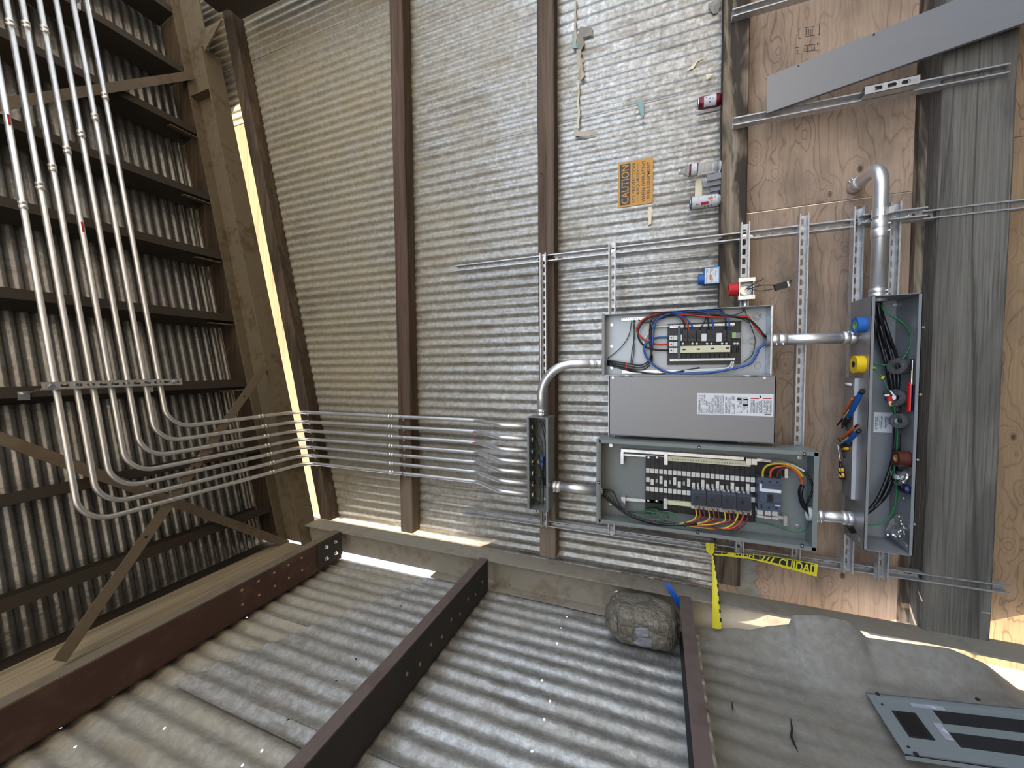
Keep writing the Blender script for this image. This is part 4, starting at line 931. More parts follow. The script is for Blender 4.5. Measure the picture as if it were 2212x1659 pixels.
# bus assembly: black moulded bays with white tabs
bus = MB(); 
q0 = [a2(486, 282, 2.325), a2(1462, 372, 2.325), a2(1502, 372, 2.325), a2(1502, 838, 2.325), a2(905, 725, 2.325), a2(486, 690, 2.325)]
bus.box(-0.836, -0.521, 2.325, 2.351, a2(1502, 600, 2.325).z, a2(486, 500, 2.325).z)
BU = bus.build('bus_block', 'black_plastic', PB)
xs = [508, 548, 588, 629, 670, 712, 754, 797, 840, 883, 926, 969, 1013, 1058, 1103, 1148, 1192, 1239, 1285, 1331, 1378, 1426, 1473]
row = lambda x, y0, y1: y0 + (y1 - y0) * (x - 508) / (1473 - 508)
tab0 = {}
for i, x in enumerate(xs):
    wd = 15 if i not in (0, 22) else 19
    y1_ = row(x, 410, 497)
    c = a2(x, y1_, 2.316); 
    def tab(c, h, w_, Yt=2.316):
        q = MB(); q.box(c.x - h, c.x + h, Yt, 2.326, c.z - w_, c.z + w_); o = q.build('bus_tab', 'white_plastic', BU)
        e = MB(); e.box(c.x - 0.0012, c.x + 0.0012, Yt - 0.0004, Yt, c.z - 0.0012, c.z + 0.0012); e.build('tab_screw', 'ink', BU); return o
    k = 15 / 4.254 * 2.35 / 825 / 1.05
    tab(c, 0.0125, k)
    y2_ = row(x, 495, 585)
    if i in (0, 22): tab(a2(x, y2_, 2.316), 0.0125, k)
    elif i % 3 == 0: tab(a2(x, y2_ - 8, 2.316), 0.022, k * 0.85)
    elif i % 3 == 1: tab(a2(x, y2_ + 18, 2.316), 0.017, k * 0.85)
    else:
        c = a2(x, y2_ + 4, 2.316); q = MB()
        for t_ in (-1, 0, 1): q.box(c.x - 0.011, c.x + 0.011, 2.318, 2.326, c.z + t_ * 0.0036 - 0.0011, c.z + t_ * 0.0036 + 0.0011)
        q.build('bus_grille', 'galv_box', BU)
    y3_ = row(x, 578, 680)
    if i <= 9 or i == 22: tab(a2(x, y3_, 2.316), 0.0125, k)
    # partitions between bays
    c = a2(x + 21, row(x, 455, 560), 2.320); q = MB(); q.box(-0.825, -0.535, 2.318, 2.326, c.z - 0.0012, c.z + 0.0012); q.build('bay_divider', 'black_steel', BU)
for i in range(7):
    x = 590 + i * 128; c = a2(x, row(x, 318, 410), 2.318); q = MB(); q.ring(c, c + V((0, -0.003, 0)), 0.006, 0.010, 12); q.build('bus_boss', 'black_steel', BU)
nbar = railY(658, 296, 1450, 352, 40, 2.306, 2.325, 'cream_plastic', 'neutral_bar'); q = MB()
for i in range(28):
    x = 735 + i * 24; c = a2(x, 296 + (x - 658) * 56 / 792 + 4, 2.306); q.tube([c, c + V((0, -0.0015, 0))], 0.0032, 6)
q.build('terminal_screws', 'ink_grey', nbar)
railY(655, 700, 905, 725, 34, 2.306, 2.325, 'cream_plastic', 'neutral_bar'); railY(905, 735, 1460, 800, 40, 2.318, 2.330, 'galv_box', 'neutral_bar')
for (x0, y0, x1, y1) in ((658, 250, 690, 358), (652, 668, 688, 765), (1410, 302, 1458, 360), (1462, 305, 1512, 358)):
    MB().box(*rectY(x0, y0, x1, y1, a2, 2.300, 2.325)).build('bar_end', 'zinc_bright', PB)
for (x, y) in ((515, 290), (592, 290), (512, 686), (588, 690)):
    screw(PB, a2(x, y, 2.322), 0.006)
# four three-pole breakers under clear covers
for i in range(4):
    x0 = 908 + i * 138.5; y0 = 592 + i * 12.5; y1 = 732 + i * 16.5
    bx = rectY(x0, y0, x0 + 133, y1, a2, 2.282, 2.326)
    b = MB().box(*bx).build('breaker', 'breaker_grey', PB)
    MB().box(*rectY(x0 + 48, y0 + 62, x0 + 66, y0 + 92, a2, 2.272, 2.282)).build('toggle', 'ink', b)
    for j in range(3):
        MB().box(*rectY(x0 + 12 + 42 * j, y0 - 26, x0 + 34 + 42 * j, y0, a2, 2.300, 2.326)).build('lug', 'galv_box', b)
        MB().box(*rectY(x0 + 8 + 44 * j, y1, x0 + 30 + 44 * j, y1 + 22, a2, 2.290, 2.326)).build('lug', 'white_plastic', b)
        MB().box(*rectY(x0 + 10 + 42 * j, y0 + 14, x0 + 36 + 42 * j, y0 + 22, a2, 2.2815, 2.283)).build('print_strip', 'ink_grey', b)
    MB().box(bx[0] - 0.001, bx[1] + 0.001, 2.264, 2.2645, bx[4], bx[5]).build('clear_cover', 'clear_cover', b)
# main breaker
mbk = MB().box(*rectY(1522, 482, 1738, 782, a2, 2.255, 2.345)).build('main_breaker', 'breaker_grey', PB)
MB().box(*rectY(1532, 548, 1738, 700, a2, 2.247, 2.256)).build('front_plate', 'breaker_grey', mbk)
MB().box(*rectY(1556, 582, 1734, 612, a2, 2.2462, 2.247)).build('label', 'label_white', mbk)
MB().box(*rectY(1534, 532, 1556, 600, a2, 2.2462, 2.247)).build('label', 'label_white', mbk)
MB().box(*rectY(1676, 728, 1726, 738, a2, 2.2545, 2.255)).build('label', 'white_plastic', mbk)
MB().box(*rectY(1612, 634, 1660, 702, a2, 2.240, 2.247)).build('toggle_bezel', 'ink', mbk); MB().box(*rectY(1626, 655, 1648, 676, a2, 2.225, 2.240)).build('toggle', 'black_steel', mbk)
for (x, y) in ((1560, 512), (1630, 514), (1700, 520), (1552, 728), (1552, 748), (1620, 752), (1690, 758)):
    c = a2(x, y, 2.255); q = MB(); q.tube([c, c + V((0, -0.001, 0))], 0.006, 10); q.build('terminal_hole', 'ink', mbk)
for (x, y) in ((1540, 795), (1612, 803), (1676, 808)):
    MB().box(*rectY(x - 24, y - 20, x + 24, y + 20, a2, 2.262, 2.345)).build('lug', 'white_plastic', mbk); c = a2(x, y, 2.262); q = MB(); q.ring(c, c + V((0, -0.0015, 0)), 0.004, 0.009, 14); q.build('lug_screw', 'galv_box', mbk)
MB().box(*rectY(1505, 345, 1735, 482, a2, 2.335, 2.35)).build('main_lug_block', 'black_plastic', PB)
for (x, y) in ((1545, 835), (1612, 845), (1680, 852)): MB().box(*rectY(x - 34, y - 12, x + 28, y + 8, a2, 2.30, 2.345)).build('bus_strap', 'white_plastic', PB)
def wb_(l, mat, r, Y=2.29):
    wire(PB, [a2(p[0], p[1], p[2] if len(p) > 2 else Y) for p in l], r, mat)
for l, m_, r in (
    ([(1562, 478, 2.28), (1572, 400, 2.27), (1630, 355, 2.265), (1760, 350, 2.262), (1870, 395, 2.26), (1935, 470, 2.262)], 'yellow_wire', 0.0055),
    ([(1632, 478, 2.28), (1645, 405, 2.275), (1710, 375, 2.268), (1800, 375, 2.265), (1890, 440, 2.265), (1935, 545, 2.268)], 'orange_wire', 0.0055),
    ([(1698, 478, 2.28), (1705, 425, 2.28), (1770, 385, 2.275), (1850, 395, 2.27), (1920, 460, 2.27)], 'brown_wire', 0.0055),
    ([(1660, 340, 2.30), (1800, 350, 2.28), (1900, 390, 2.275), (1945, 418, 2.27)], 'white_wire', 0.0055),
    ([(1935, 545, 2.268), (1915, 620, 2.262), (1940, 720, 2.268), (1990, 790, 2.28), (2000, 830, 2.28)], 'black_wire', 0.0075),
    ([(1925, 540, 2.275), (1902, 610, 2.27), (1925, 720, 2.275), (1980, 790, 2.285), (2000, 830, 2.28)], 'black_wire', 0.0075),
    ([(1945, 418, 2.27), (2010, 510, 2.26), (2022, 590, 2.26), (1985, 680, 2.262), (1965, 740, 2.27), (1990, 800, 2.28)], 'black_wire', 0.0055),
    ([(1985, 845, 2.29), (1975, 930, 2.30), (1900, 978, 2.31), (1760, 950, 2.32), (1600, 900, 2.33), (1300, 855, 2.33), (1000, 805, 2.33), (780, 780, 2.33), (600, 768, 2.33)], 'green_wire', 0.003),
    ([(95, 620, 2.28), (180, 690, 2.27), (300, 790, 2.26), (420, 850, 2.25), (560, 890, 2.245), (740, 910, 2.242), (960, 900, 2.245)], 'black_wire', 0.006),
    ([(95, 640, 2.285), (200, 730, 2.275), (320, 815, 2.265), (460, 872, 2.252), (620, 905, 2.25), (850, 912, 2.25)], 'black_wire', 0.006),
    ([(95, 600, 2.28), (190, 610, 2.27), (235, 700, 2.262), (300, 775, 2.256), (450, 850, 2.25), (640, 895, 2.248), (760, 898, 2.25)], 'black_wire', 0.0035),
    ([(95, 585, 2.28), (180, 590, 2.27), (215, 660, 2.265), (260, 750, 2.26), (330, 800, 2.258)], 'black_wire', 0.0035),
    ([(100, 610, 2.29), (170, 640, 2.28), (230, 730, 2.27), (320, 805, 2.262)], 'green_dark', 0.003),
    ([(320, 800, 2.262), (440, 850, 2.26), (600, 865, 2.265), (720, 860, 2.275), (770, 835, 2.285), (740, 800, 2.295), (640, 785, 2.305), (520, 780, 2.31)], 'green_wire', 0.003),
    ([(320, 810, 2.266), (500, 855, 2.265), (640, 855, 2.275), (620, 820, 2.285), (560, 795, 2.295), (480, 785, 2.305)], 'green_wire', 0.003),
    ([(480, 775, 2.31), (560, 770, 2.30), (660, 800, 2.29), (700, 850, 2.285), (660, 878, 2.28)], 'green_dark', 0.003),
    ([(440, 785, 2.32), (530, 765, 2.31), (600, 768, 2.31)], 'green_wire', 0.003),
    ([(300, 785, 2.32), (380, 790, 2.32), (460, 800, 2.32), (540, 805, 2.325)], 'green_dark', 0.004)):
    wb_(l, m_, r)
ends = [(942, 742, 'yellow_wire'), (975, 745, 'red_wire'), (1015, 748, 'brown_wire'), (1062, 760, 'yellow_wire'), (1105, 762, 'red_wire'), (1148, 768, 'brown_wire'), (1208, 775, 'yellow_wire'), (1250, 778, 'red_wire'), (1290, 785, 'brown_wire'), (1335, 790, 'yellow_wire'), (1385, 795, 'red_wire'), (1432, 800, 'brown_wire')]
for i, (x, y, m_) in enumerate(ends):
    dd = 40 + (i % 3) * 18
    if i < 9: l = [(x, y, 2.285), (x + 10, y + 45, 2.27), (x + 8, y + 95, 2.262), (x - dd, y + 132 - i * 3, 2.252), (x - dd - 120, 905 + i, 2.248), (820, 905, 2.248)]
    else: l = [(x, y, 2.285), (x - 10, y + 60, 2.27), (x - 70, y + 130, 2.258), (x - 190, 945 + (i - 9) * 5, 2.248), (x - 400, 925, 2.246), (850, 915, 2.246), (650, 905, 2.246)]
    wb_(l, m_, 0.0034 if i < 9 else 0.0048)
for (a, b, yy) in ((318, 800, 2.258), (572, 890, 2.246), (850, 906, 2.246), (572, 790, 2.305)):
    c = a2(a, b, yy); q = MB(); q.ring(c + V((0, 0, 0.003)), c - V((0, 0, 0.003)), 0.009, 0.013, 14); q.build('zip_tie', 'black_plastic', PB)
q = MB(); q.ring((-0.745, 2.28, 0.885), (-0.745, 2.28, 0.902), 0.024, 0.034, 20); q.build('bushing', 'white_plastic', PB)
q = MB(); q.ring((-0.748, 2.30, 1.908), (-0.748, 2.30, 1.920), 0.024, 0.034, 20); q.build('bushing', 'zinc_bright', PB)

# ---------------------------------------------------------------- wireway
TR = thing('wireway', (-0.27, 2.36, 0.55), 'long open grey wireway low on the wall with cables, tape and tools in it', 'wireway')
YT0 = 2.166; XT0, XT1, ZT0, ZT1 = -0.848, 0.301, 0.549, 0.722
mb = MB(); t = 0.0025
mb.box(XT0, XT1, 2.356, 2.3585, ZT0, ZT1); mb.box(XT0, XT0 + t, YT0, 2.356, ZT0, ZT1); mb.box(XT1 - t, XT1, YT0, 2.356, ZT0, ZT1); mb.box(XT0, XT1, YT0, 2.356, ZT0, ZT0 + t)
mb.box(XT0, XT1, YT0, YT0 + t, ZT0, ZT0 + 0.013); mb.box(XT0, XT1, YT0, YT0 + t, ZT1 - 0.013, ZT1); mb.build('body', 'paint_grey', TR)
mb = MB(); mb.box(XT0, XT1, YT0, 2.356, ZT1 - t, ZT1 + 0.0003); mb.build('top_side', 'trough_top', TR)
a3 = crop(1640, 560, 4.879); a4 = crop(1740, 860, 4.147)
lbw = MB().box(*rectY(612, 128, 778, 308, a4, 2.3548, 2.356)).build('label', 'label_white', TR)
for (x0, y0, x1, y1) in ((625, 160, 650, 280), (655, 160, 690, 275), (695, 165, 755, 270)):
    MB().box(*rectY(x0, y0, x1, y1, a4, 2.3542, 2.3548)).build('print_block', 'print_label', lbw)
for (a, b) in ((1430, 480), (1580, 472)): 
    c = a3(a, b, 2.3555); screw(TR, c, 0.008)
for (a, b) in ((1730, 718), (1700, 1425)): screw(TR, a3(a, b, YT0), 0.005)
for (a, b) in ((1005, 552), (978, 1130)): screw(TR, a4(a, b, YT0), 0.005)
def wt(l, mat, r, f=a3):
    wire(TR, [f(*p) for p in l], r, mat)
for i in range(6):
    e = i * 22
    wt([(1215 + e * .55, 455, 2.25 + .006 * (i % 2)), (1225 + e * .7, 600, 2.255 + .012 * (i % 3)), (1258 + e * 1.0, 800, 2.27 + .014 * ((i + 1) % 3)), (1325 + e * 1.1, 1050, 2.285 + .012 * (i % 3)), (1365 + e * .9, 1250, 2.29 - .012 * (i % 2)), (1395 + e * .6, 1420, 2.285), (1430 + e * .35, 1640, 2.28 + .008 * (i % 2))], 'black_wire', 0.0072)
for i in range(5):
    e = i * 16
    wt([(775 + e, 0, 2.29), (805 + e * .6, 200, 2.285 + .01 * (i % 2)), (795 + e * .8, 450, 2.28 + .012 * (i % 3)), (755 + e * .9, 640, 2.275 + .012 * ((i + 1) % 3)), (675 + e * .9, 850, 2.265 + .01 * (i % 3)), (598 + e * .5, 970, 2.265 + .008 * (i % 2)), (500, 1050 + e * .3, 2.27)], 'black_wire', 0.0075, a4)
wt([(1205, 600, 2.24), (1230, 690, 2.23), (1215, 770, 2.24)], 'black_wire', 0.008)
wt([(1275, 455, 2.26), (1330, 560, 2.24), (1500, 660, 2.23), (1595, 800, 2.235), (1570, 960, 2.24), (1480, 1080, 2.24), (1350, 1115, 2.25), (1190, 1090, 2.26)], 'green_wire', 0.003)
wt([(1285, 455, 2.265), (1350, 570, 2.25), (1520, 690, 2.24), (1605, 830, 2.245), (1540, 1020, 2.25), (1400, 1110, 2.255), (1190, 1110, 2.26)], 'green_wire', 0.003)
wt([(1185, 1140, 2.26), (1250, 1190, 2.24), (1310, 1270, 2.235), (1360, 1380, 2.235), (1400, 1500, 2.25), (1420, 1640, 2.26)], 'green_wire', 0.003)
wt([(790, 60, 2.25), (820, 260, 2.25), (815, 500, 2.255), (795, 660, 2.26), (815, 800, 2.262), (800, 960, 2.27), (740, 1080, 2.275), (640, 1135, 2.28), (530, 1135, 2.285)], 'green_wire', 0.0035, a4)
q = MB(); c = a3(1205, 1145, 2.255); q.tube([c + V((0, 0, 0.006)), c - V((0, 0, 0.006))], 0.005, 8); q.build('tape_band', 'yellow_wire', TR)
c = a3(1300, 1245, 2.236); q = MB(); q.obox(c, (0.006, 0, -0.003), (0, 0.004, 0), (0.002, 0, 0.004)); q.build('tape_band', 'yellow_wire', TR)
q = MB(); q.ring((0.299, 2.262, 0.662), (0.285, 2.262, 0.662), 0.022, 0.034, 20); q.build('bushing', 'paint_inner', TR)

# ---------------------------------------------------------------- things on the ledge of the stained girt
ZL = 1.2825; YL = 2.486
def lz(px, py, Y=YL): return at(px, py, Y).x
def can(x, h, r, label, body, band, marks, name='drink_can', tilt=0.0):
    T = thing(name, (x, YL, ZL), label, 'can', 'drink cans on the ledge'); ax = V((tilt, 0, 1)).normalized(); b0 = V((x, YL, ZL))
    q = MB(); q.lathe(b0, ax, [(r * 0.72, 0.0), (r * 0.80, 0.004), (r * 0.97, 0.012), (r, 0.017), (r, h - 0.016), (r * 0.82, h - 0.004)], 24); q.build('body', body, T)
    q = MB(); q.lathe(b0, ax, [(r * 0.82, h - 0.004), (r * 0.84, h - 0.001), (r * 0.80, h), (r * 0.76, h - 0.003), (0.0, h - 0.003)], 24); q.lathe(b0, ax, [(0, 0.004), (r * 0.6, 0.004), (r * 0.72, 0.0)], 24); q.build('lid', 'alu', T)
    for (z0, z1, m_, a0, a1_) in marks:
        n = 12; P = []; F = []
        for k in range(n + 1):
            a = math.radians(a0 + (a1_ - a0) * k / n)
            for z in (z0, z1): P.append(b0 + ax * z + V((math.cos(a), math.sin(a), 0)) * (r + 0.0006))
        for k in range(n): F.append((2 * k, 2 * k + 2, 2 * k + 3, 2 * k + 1))
        q = MB(); q.add(P, F, True); q.build('printed_band', m_, T)
    return T
can(lz(1535, 220), 0.122, 0.033, 'dark red and white drink can alone near the loose strut ends', 'can_red', None, [(0.030, 0.092, 'print_can', 200, 300), (0.030, 0.060, 'can_white', 300, 322)], tilt=0.03)
can(lz(1525, 436), 0.158, 0.0335, 'tall white drink can with orange and red print beside the torn paper', 'can_white', None, [(0.012, 0.150, 'print_can', 190, 350), (0.040, 0.062, 'orange_grip', 262, 288), (0.062, 0.10, 'ink_red', 222, 250), (0.118, 0.128, 'orange_grip', 225, 240), (0.148, 0.1545, 'navy_grip', 180, 360)], tilt=0.02)
# ribbed water bottle
x = lz(1525, 364); B = thing('plastic_bottle', (x, YL, ZL), 'clear ribbed plastic bottle standing on the ledge between the cans', 'bottle')
pr = [(0.0, 0.0), (0.026, 0.0), (0.0315, 0.006)]
for i in range(9): pr += [(0.0315, 0.012 + i * 0.011), (0.0285, 0.0175 + i * 0.011)]
pr += [(0.032, 0.115), (0.032, 0.158), (0.030, 0.165), (0.022, 0.188), (0.0125, 0.200), (0.0125, 0.206)]
q = MB(); q.lathe((x, YL, ZL), (0.035, 0, 1), pr, 28); q.build('body', 'clear_plastic', B)
q = MB(); q.lathe(V((x, YL, ZL)) + V((0.035, 0, 1)).normalized() * 0.206, (0.035, 0, 1), [(0, 0), (0.0145, 0), (0.0145, 0.013), (0.0, 0.014)], 20); q.build('cap', 'white_plastic', B)
q = MB(); q.lathe(V((x, YL, ZL)) + V((0.035, 0, 1)).normalized() * 0.117, (0.035, 0, 1), [(0.0324, 0), (0.0324, 0.040)], 28); q.build('label', 'print_box', B)
for z0 in (0.117, 0.153):
    q = MB(); q.lathe(V((x, YL, ZL)) + V((0.035, 0, 1)).normalized() * z0, (0.035, 0, 1), [(0.0328, 0), (0.0328, 0.005)], 28); q.build('label_edge', 'can_red', B)
# three small grey blocks
for (px, py, hh, ww, lb_) in ((1556, 390, 0.075, 0.013, 'small grey block next to the bottle foot, nearest of three'), (1548, 397, 0.062, 0.011, 'small grey block in the middle of three on the ledge'), (1541, 394, 0.052, 0.010, 'small grey block leaning, outermost of three on the ledge')):
    i = (1556, 1548, 1541).index(px); x = lz(1550, 382 + i * 11, 2.47); q = MB(); q.obox((x, 2.465 + i * 0.016, ZL + (0.036, 0.045, 0.026)[i] / 1.0), (0.017 - 0.003 * i, 0, 0.002), (0, 0.007, 0), (-0.002, 0, (0.036, 0.045, 0.026)[i])); tag(q.build('grey_block', 'slate'), lb_, 'block', 'grey blocks on the ledge')
# battery-size box with a tape roll on top
x0 = lz(1541, 612, 2.45); x1 = lz(1541, 576, 2.45); xm = (x0 + x1) / 2
T = thing('carton', (xm, 2.48, ZL), 'small white and blue printed carton standing on the ledge', 'carton')
q = MB(); q.box(x0, x1, 2.452, 2.512, ZL, ZL + 0.078); q.build('body', 'box_blue', T)
q = MB(); q.box(x0 + 0.002, x1 - 0.006, 2.4512, 2.452, ZL + 0.006, ZL + 0.077); q.build('front_print', 'print_box', T)
q = MB(); q.box(x0 + 0.02, x0 + 0.05, 2.4508, 2.4512, ZL + 0.042, ZL + 0.052); q.build('red_mark', 'orange_grip', T)
q = MB(); q.ring((x0 + 0.034, 2.482, ZL + 0.0785), (x0 + 0.034, 2.482, ZL + 0.108), 0.018, 0.030, 24); tag(q.build('tape_roll', 'tape_blue'), 'blue tape roll lying on top of the small printed carton', 'tape roll', 'tape rolls')

# outlet box on the third cross strut
o1 = crop(1480, 440, 6.914)
zc = (o1(805, 1300, 2.30).z + o1(1030, 1300, 2.30).z) / 2; xa = o1(900, 1430, 2.30).x; xb = o1(900, 1110, 2.30).x; z0 = o1(1030, 1270, 2.30).z; z1 = o1(808, 1270, 2.30).z
O = thing('outlet_box', ((xa + xb) / 2, 2.36, z0), 'small galvanised outlet box clamped to the cross strut above the panel, wires hanging out', 'outlet box')
openbox(xa, xb, 2.30, 2.357, z0, z1, 0.004, 0.002).build('body', 'galv_box', O)
for (a, b) in ((xa, xa + 0.020), (xb - 0.020, xb)):
    q = MB(); q.box(a, b, 2.296, 2.300, z0 - 0.004, z1 + 0.004); q.build('mud_ring_bar', 'zinc_bright', O)
q = MB(); c = V(((xa + xb) / 2, 2.353, (z0 + z1) / 2)); q.tube([c, c + V((0, -0.003, 0))], 0.022, 20); q.build('knockout', 'zinc_bright', O); screw(O, c + V((-0.006, -0.003, 0)), 0.007)
q = MB(); q.ring(c, c + V((0, -0.03, 0)), 0.027, 0.029, 22); q.build('inner_ring', 'galv_box', O)
q = MB(); q.tube([((xa + xb) / 2 - 0.055, 2.33, (z0 + z1) / 2), (0.290, 2.33, (z0 + z1) / 2)], 0.0095, 12); q.build('nipple', 'emt', O)
wire(O, [o1(900, 1280, 2.33), o1(960, 1240, 2.30), o1(1080, 1165, 2.28), o1(1145, 1140, 2.27), o1(1172, 1105, 2.27)], 0.0022, 'black_wire')
wire(O, [o1(930, 1290, 2.33), o1(980, 1270, 2.30), o1(1090, 1228, 2.29), o1(1200, 1215, 2.29), o1(1330, 1216, 2.295)], 0.0022, 'black_wire')
wire(O, [o1(920, 1260, 2.33), o1(1000, 1275, 2.30), o1(1090, 1300, 2.29), o1(1200, 1295, 2.29), o1(1330, 1272, 2.295)], 0.0022, 'green_dark')
p0 = o1(1335, 1258, 2.295); p1 = o1(1520, 1205, 2.295); d = (p1 - p0); q = MB(); q.obox((p0 + p1) / 2, d / 2, d.cross(V((0, 1, 0))).normalized() * 0.0155, (0, 0.010, 0)); dv = q.build('device', 'black_plastic', O)
q = MB(); q.obox(p1 + d.normalized() * 0.004, d.normalized() * 0.0035, d.cross(V((0, 1, 0))).normalized() * 0.013, (0, 0.008, 0)); q.build('device_end', 'white_plastic', dv)
wire(O, [p1 + d.normalized() * 0.007, o1(1560, 1180, 2.295), o1(1580, 1140, 2.29), o1(1590, 1165, 2.29), o1(1560, 1190, 2.295)], 0.0015, 'black_wire')
xr_ = (o1(745, 1180, 2.32).x + o1(745, 1375, 2.32).x) / 2
q = MB(); q.ring((xr_, 2.325, z1 + 0.0045), (xr_, 2.325, z1 + 0.0475), 0.020, 0.0345, 28); tag(q.build('tape_roll', 'tape_red'), 'bright red tape roll sitting on the small outlet box', 'tape roll', 'tape rolls')

# ---------------------------------------------------------------- caution sign on the wall
s0, s1, s2, s3 = at(1336, 351, 2.5385), at(1412, 341, 2.5385), at(1409, 441, 2.5385), at(1334, 447, 2.5385)
xl = (s2.x + s3.x) / 2; xh = (s0.x + s1.x) / 2; zt = (s0.z + s3.z) / 2; zb = (s1.z + s2.z) / 2
S = thing('caution_sign', ((xl + xh) / 2, 2.536, zb), 'weathered orange CAUTION eye protection sign on the corrugated wall', 'sign')
w_ = xh - xl; h_ = zt - zb
q = MB(); q.box(xl, xh, 2.5375, 2.5392, zb, zt); q.build('plate', 'sign_orange', S)
q = MB(); q.box(xl + 0.012, xh - 0.012, 2.5368, 2.5376, zt - h_ * 0.36, zt - h_ * 0.055); q.build('header_band', 'sign_black', S)
def text(name, s, parent, pos, right, up, width=None, height=None, mat='ink', bold=0.0, off=None):
    cu = bpy.data.curves.new(name, 'FONT'); cu.body = s; cu.align_x = 'CENTER'; cu.align_y = 'CENTER'; cu.size = 1.0; cu.offset = bold; cu.resolution_u = 3
    tmp = bpy.data.objects.new(name, cu); COL.objects.link(tmp); bpy.context.view_layer.update()
    me = bpy.data.meshes.new_from_object(tmp.evaluated_get(bpy.context.evaluated_depsgraph_get())); COL.objects.unlink(tmp); bpy.data.objects.remove(tmp)
    co = np.array([v.co[:] for v in me.vertices]); mn, mx = co.min(0), co.max(0); c = (mn + mx) / 2; dm = mx - mn
    sx = width / dm[0] if width else height / dm[1]; sy = height / dm[1] if height else sx
    R, U = V(right).normalized(), V(up).normalized()
    base = wloc(parent)
    for v in me.vertices: v.co = V(pos) + R * ((v.co.x - c[0]) * sx) + U * ((v.co.y - c[1]) * sy) - base
    me.materials.append(MAT[mat]); o = bpy.data.objects.new(name, me); COL.objects.link(o); o.parent = parent; WLOC[o.name] = base; return o
cx_ = (xl + xh) / 2; YT_ = 2.5366
text('header_lettering', 'CAUTION', S, (cx_, YT_, zt - h_ * 0.21), (1, 0, 0), (0, 0, 1), w_ * 0.86, h_ * 0.215, 'sign_orange', 0.008)
for s_, fz, fw in (('EYE PROTECTION', 0.455, 0.86), ('REQUIRED', 0.585, 0.52), ('WHEN OPERATING', 0.735, 0.90), ('THIS EQUIPMENT', 0.88, 0.82)):
    text('lettering', s_, S, (cx_, YT_, zt - h_ * fz), (1, 0, 0), (0, 0, 1), w_ * fw, h_ * 0.10, 'sign_black', 0.004)
for sg in (-1, 1):
    for dz in (-0.022, 0.022):
        q = MB(); q.box(cx_ + sg * w_ * 0.36 - w_ * 0.075, cx_ + sg * w_ * 0.36 + w_ * 0.075, 2.5366, 2.5376, zt - h_ * (0.585 + dz) - 0.001, zt - h_ * (0.585 + dz) + 0.001); q.build('rule', 'sign_black', S)

# ---------------------------------------------------------------- scraps on the corrugated wall
def scrap(pts, label, mat='paper_torn', Y=2.533, curl=0.012, name='paper_scrap', seed=0, group='paper scraps on the corrugated wall'):
    P = [at(a, b, Y) for a, b in pts]; c = sum(P, V((0, 0, 0))) / len(P); n = len(P)
    vs = []; 
    for k, p in enumerate(P): vs.append(p + V((0, -curl * abs(noise.noise(V((k * 1.7, seed, 3)))) * 2, 0)))
    m = len(vs); vs2 = [v + V((0, 0.0015, 0)) for v in vs]; ctr = c + V((0, -curl * 0.4, 0))
    F = [(k, (k + 1) % m, m) for k in range(m)] + [(m + 1 + (k + 1) % m, m + 1 + k, 2 * m + 1) for k in range(m)] + [(k, m + 1 + k, m + 1 + (k + 1) % m, (k + 1) % m) for k in range(m)]
    q = MB(); q.add(vs + [ctr] + vs2 + [ctr + V((0, 0.0015, 0))], F); return tag(q.build(name, mat), label, 'paper scrap', group)
s8 = lambda l: [(1200 + a / 5.351, b / 5.351) for a, b in l]
scrap(s8([(225, 0), (245, 0), (240, 130), (245, 250), (235, 350), (250, 440), (220, 540), (215, 400), (222, 250), (218, 130)]), 'upper thin run of torn paper edge near the dark girt', 'paper_torn', seed=1)
scrap(s8([(250, 430), (290, 330), (420, 320), (435, 410), (300, 420), (335, 520), (300, 580), (245, 560)]), 'curled torn paper flap with a round hanging tongue', 'paper_grey', seed=2, curl=0.025)
scrap(s8([(240, 570), (305, 600), (300, 690), (350, 700), (310, 720), (325, 840), (345, 880), (300, 930), (265, 940), (290, 880), (250, 760), (245, 650)]), 'wide torn paper strip hanging below the curled flap', 'paper_torn', seed=3, curl=0.02)
scrap(s8([(255, 950), (275, 950), (280, 1080), (270, 1190), (285, 1290), (275, 1490), (248, 1490), (262, 1300), (250, 1190), (265, 1070)]), 'lower thin run of torn paper edge above the corner scrap', 'paper_cream', seed=4)
scrap(s8([(215, 1490), (260, 1510), (330, 1525), (485, 1520), (455, 1570), (380, 1575), (320, 1592), (215, 1575)]), 'torn paper corner with a folded tip at the end of the strip', 'paper_torn', seed=5, curl=0.025)
scrap(s8([(940, 1145), (975, 1175), (1020, 1185), (1022, 1350), (995, 1378), (965, 1260), (950, 1200)]), 'narrow pale scrap alone in the middle of the silver sheets', 'paint_teal', seed=6)
scrap(s8([(1520, 820), (1580, 755), (1680, 690), (1765, 660), (1730, 690), (1640, 740), (1590, 800)]), 'long slanting peeled strip near the stained girt', 'paper_cream', seed=7, curl=0.02)
scrap(s8([(1735, 865), (1770, 858), (1825, 885), (1785, 910), (1745, 922)]), 'small white crumpled scrap above the dark red can', 'paper_cream', seed=8, curl=0.02)
scrap(s8([(1765, 40), (1830, 15), (1900, 30), (1880, 150), (1825, 185), (1785, 110)]), 'grey hanging flap of membrane at the edge of the stained girt', 'paper_grey', seed=9, curl=0.03)
scrap([(1401, 447), (1408, 448), (1407, 484), (1400, 486)], 'short cream strip just below the caution sign', 'paper_cream', seed=10, curl=0.006)
scrap([(1502, 388), (1514, 386), (1517, 405), (1516, 428), (1501, 425)], 'glowing cream carton flap wedged between bottle and white can', 'paper_cream', seed=11, curl=0.006, Y=2.525)
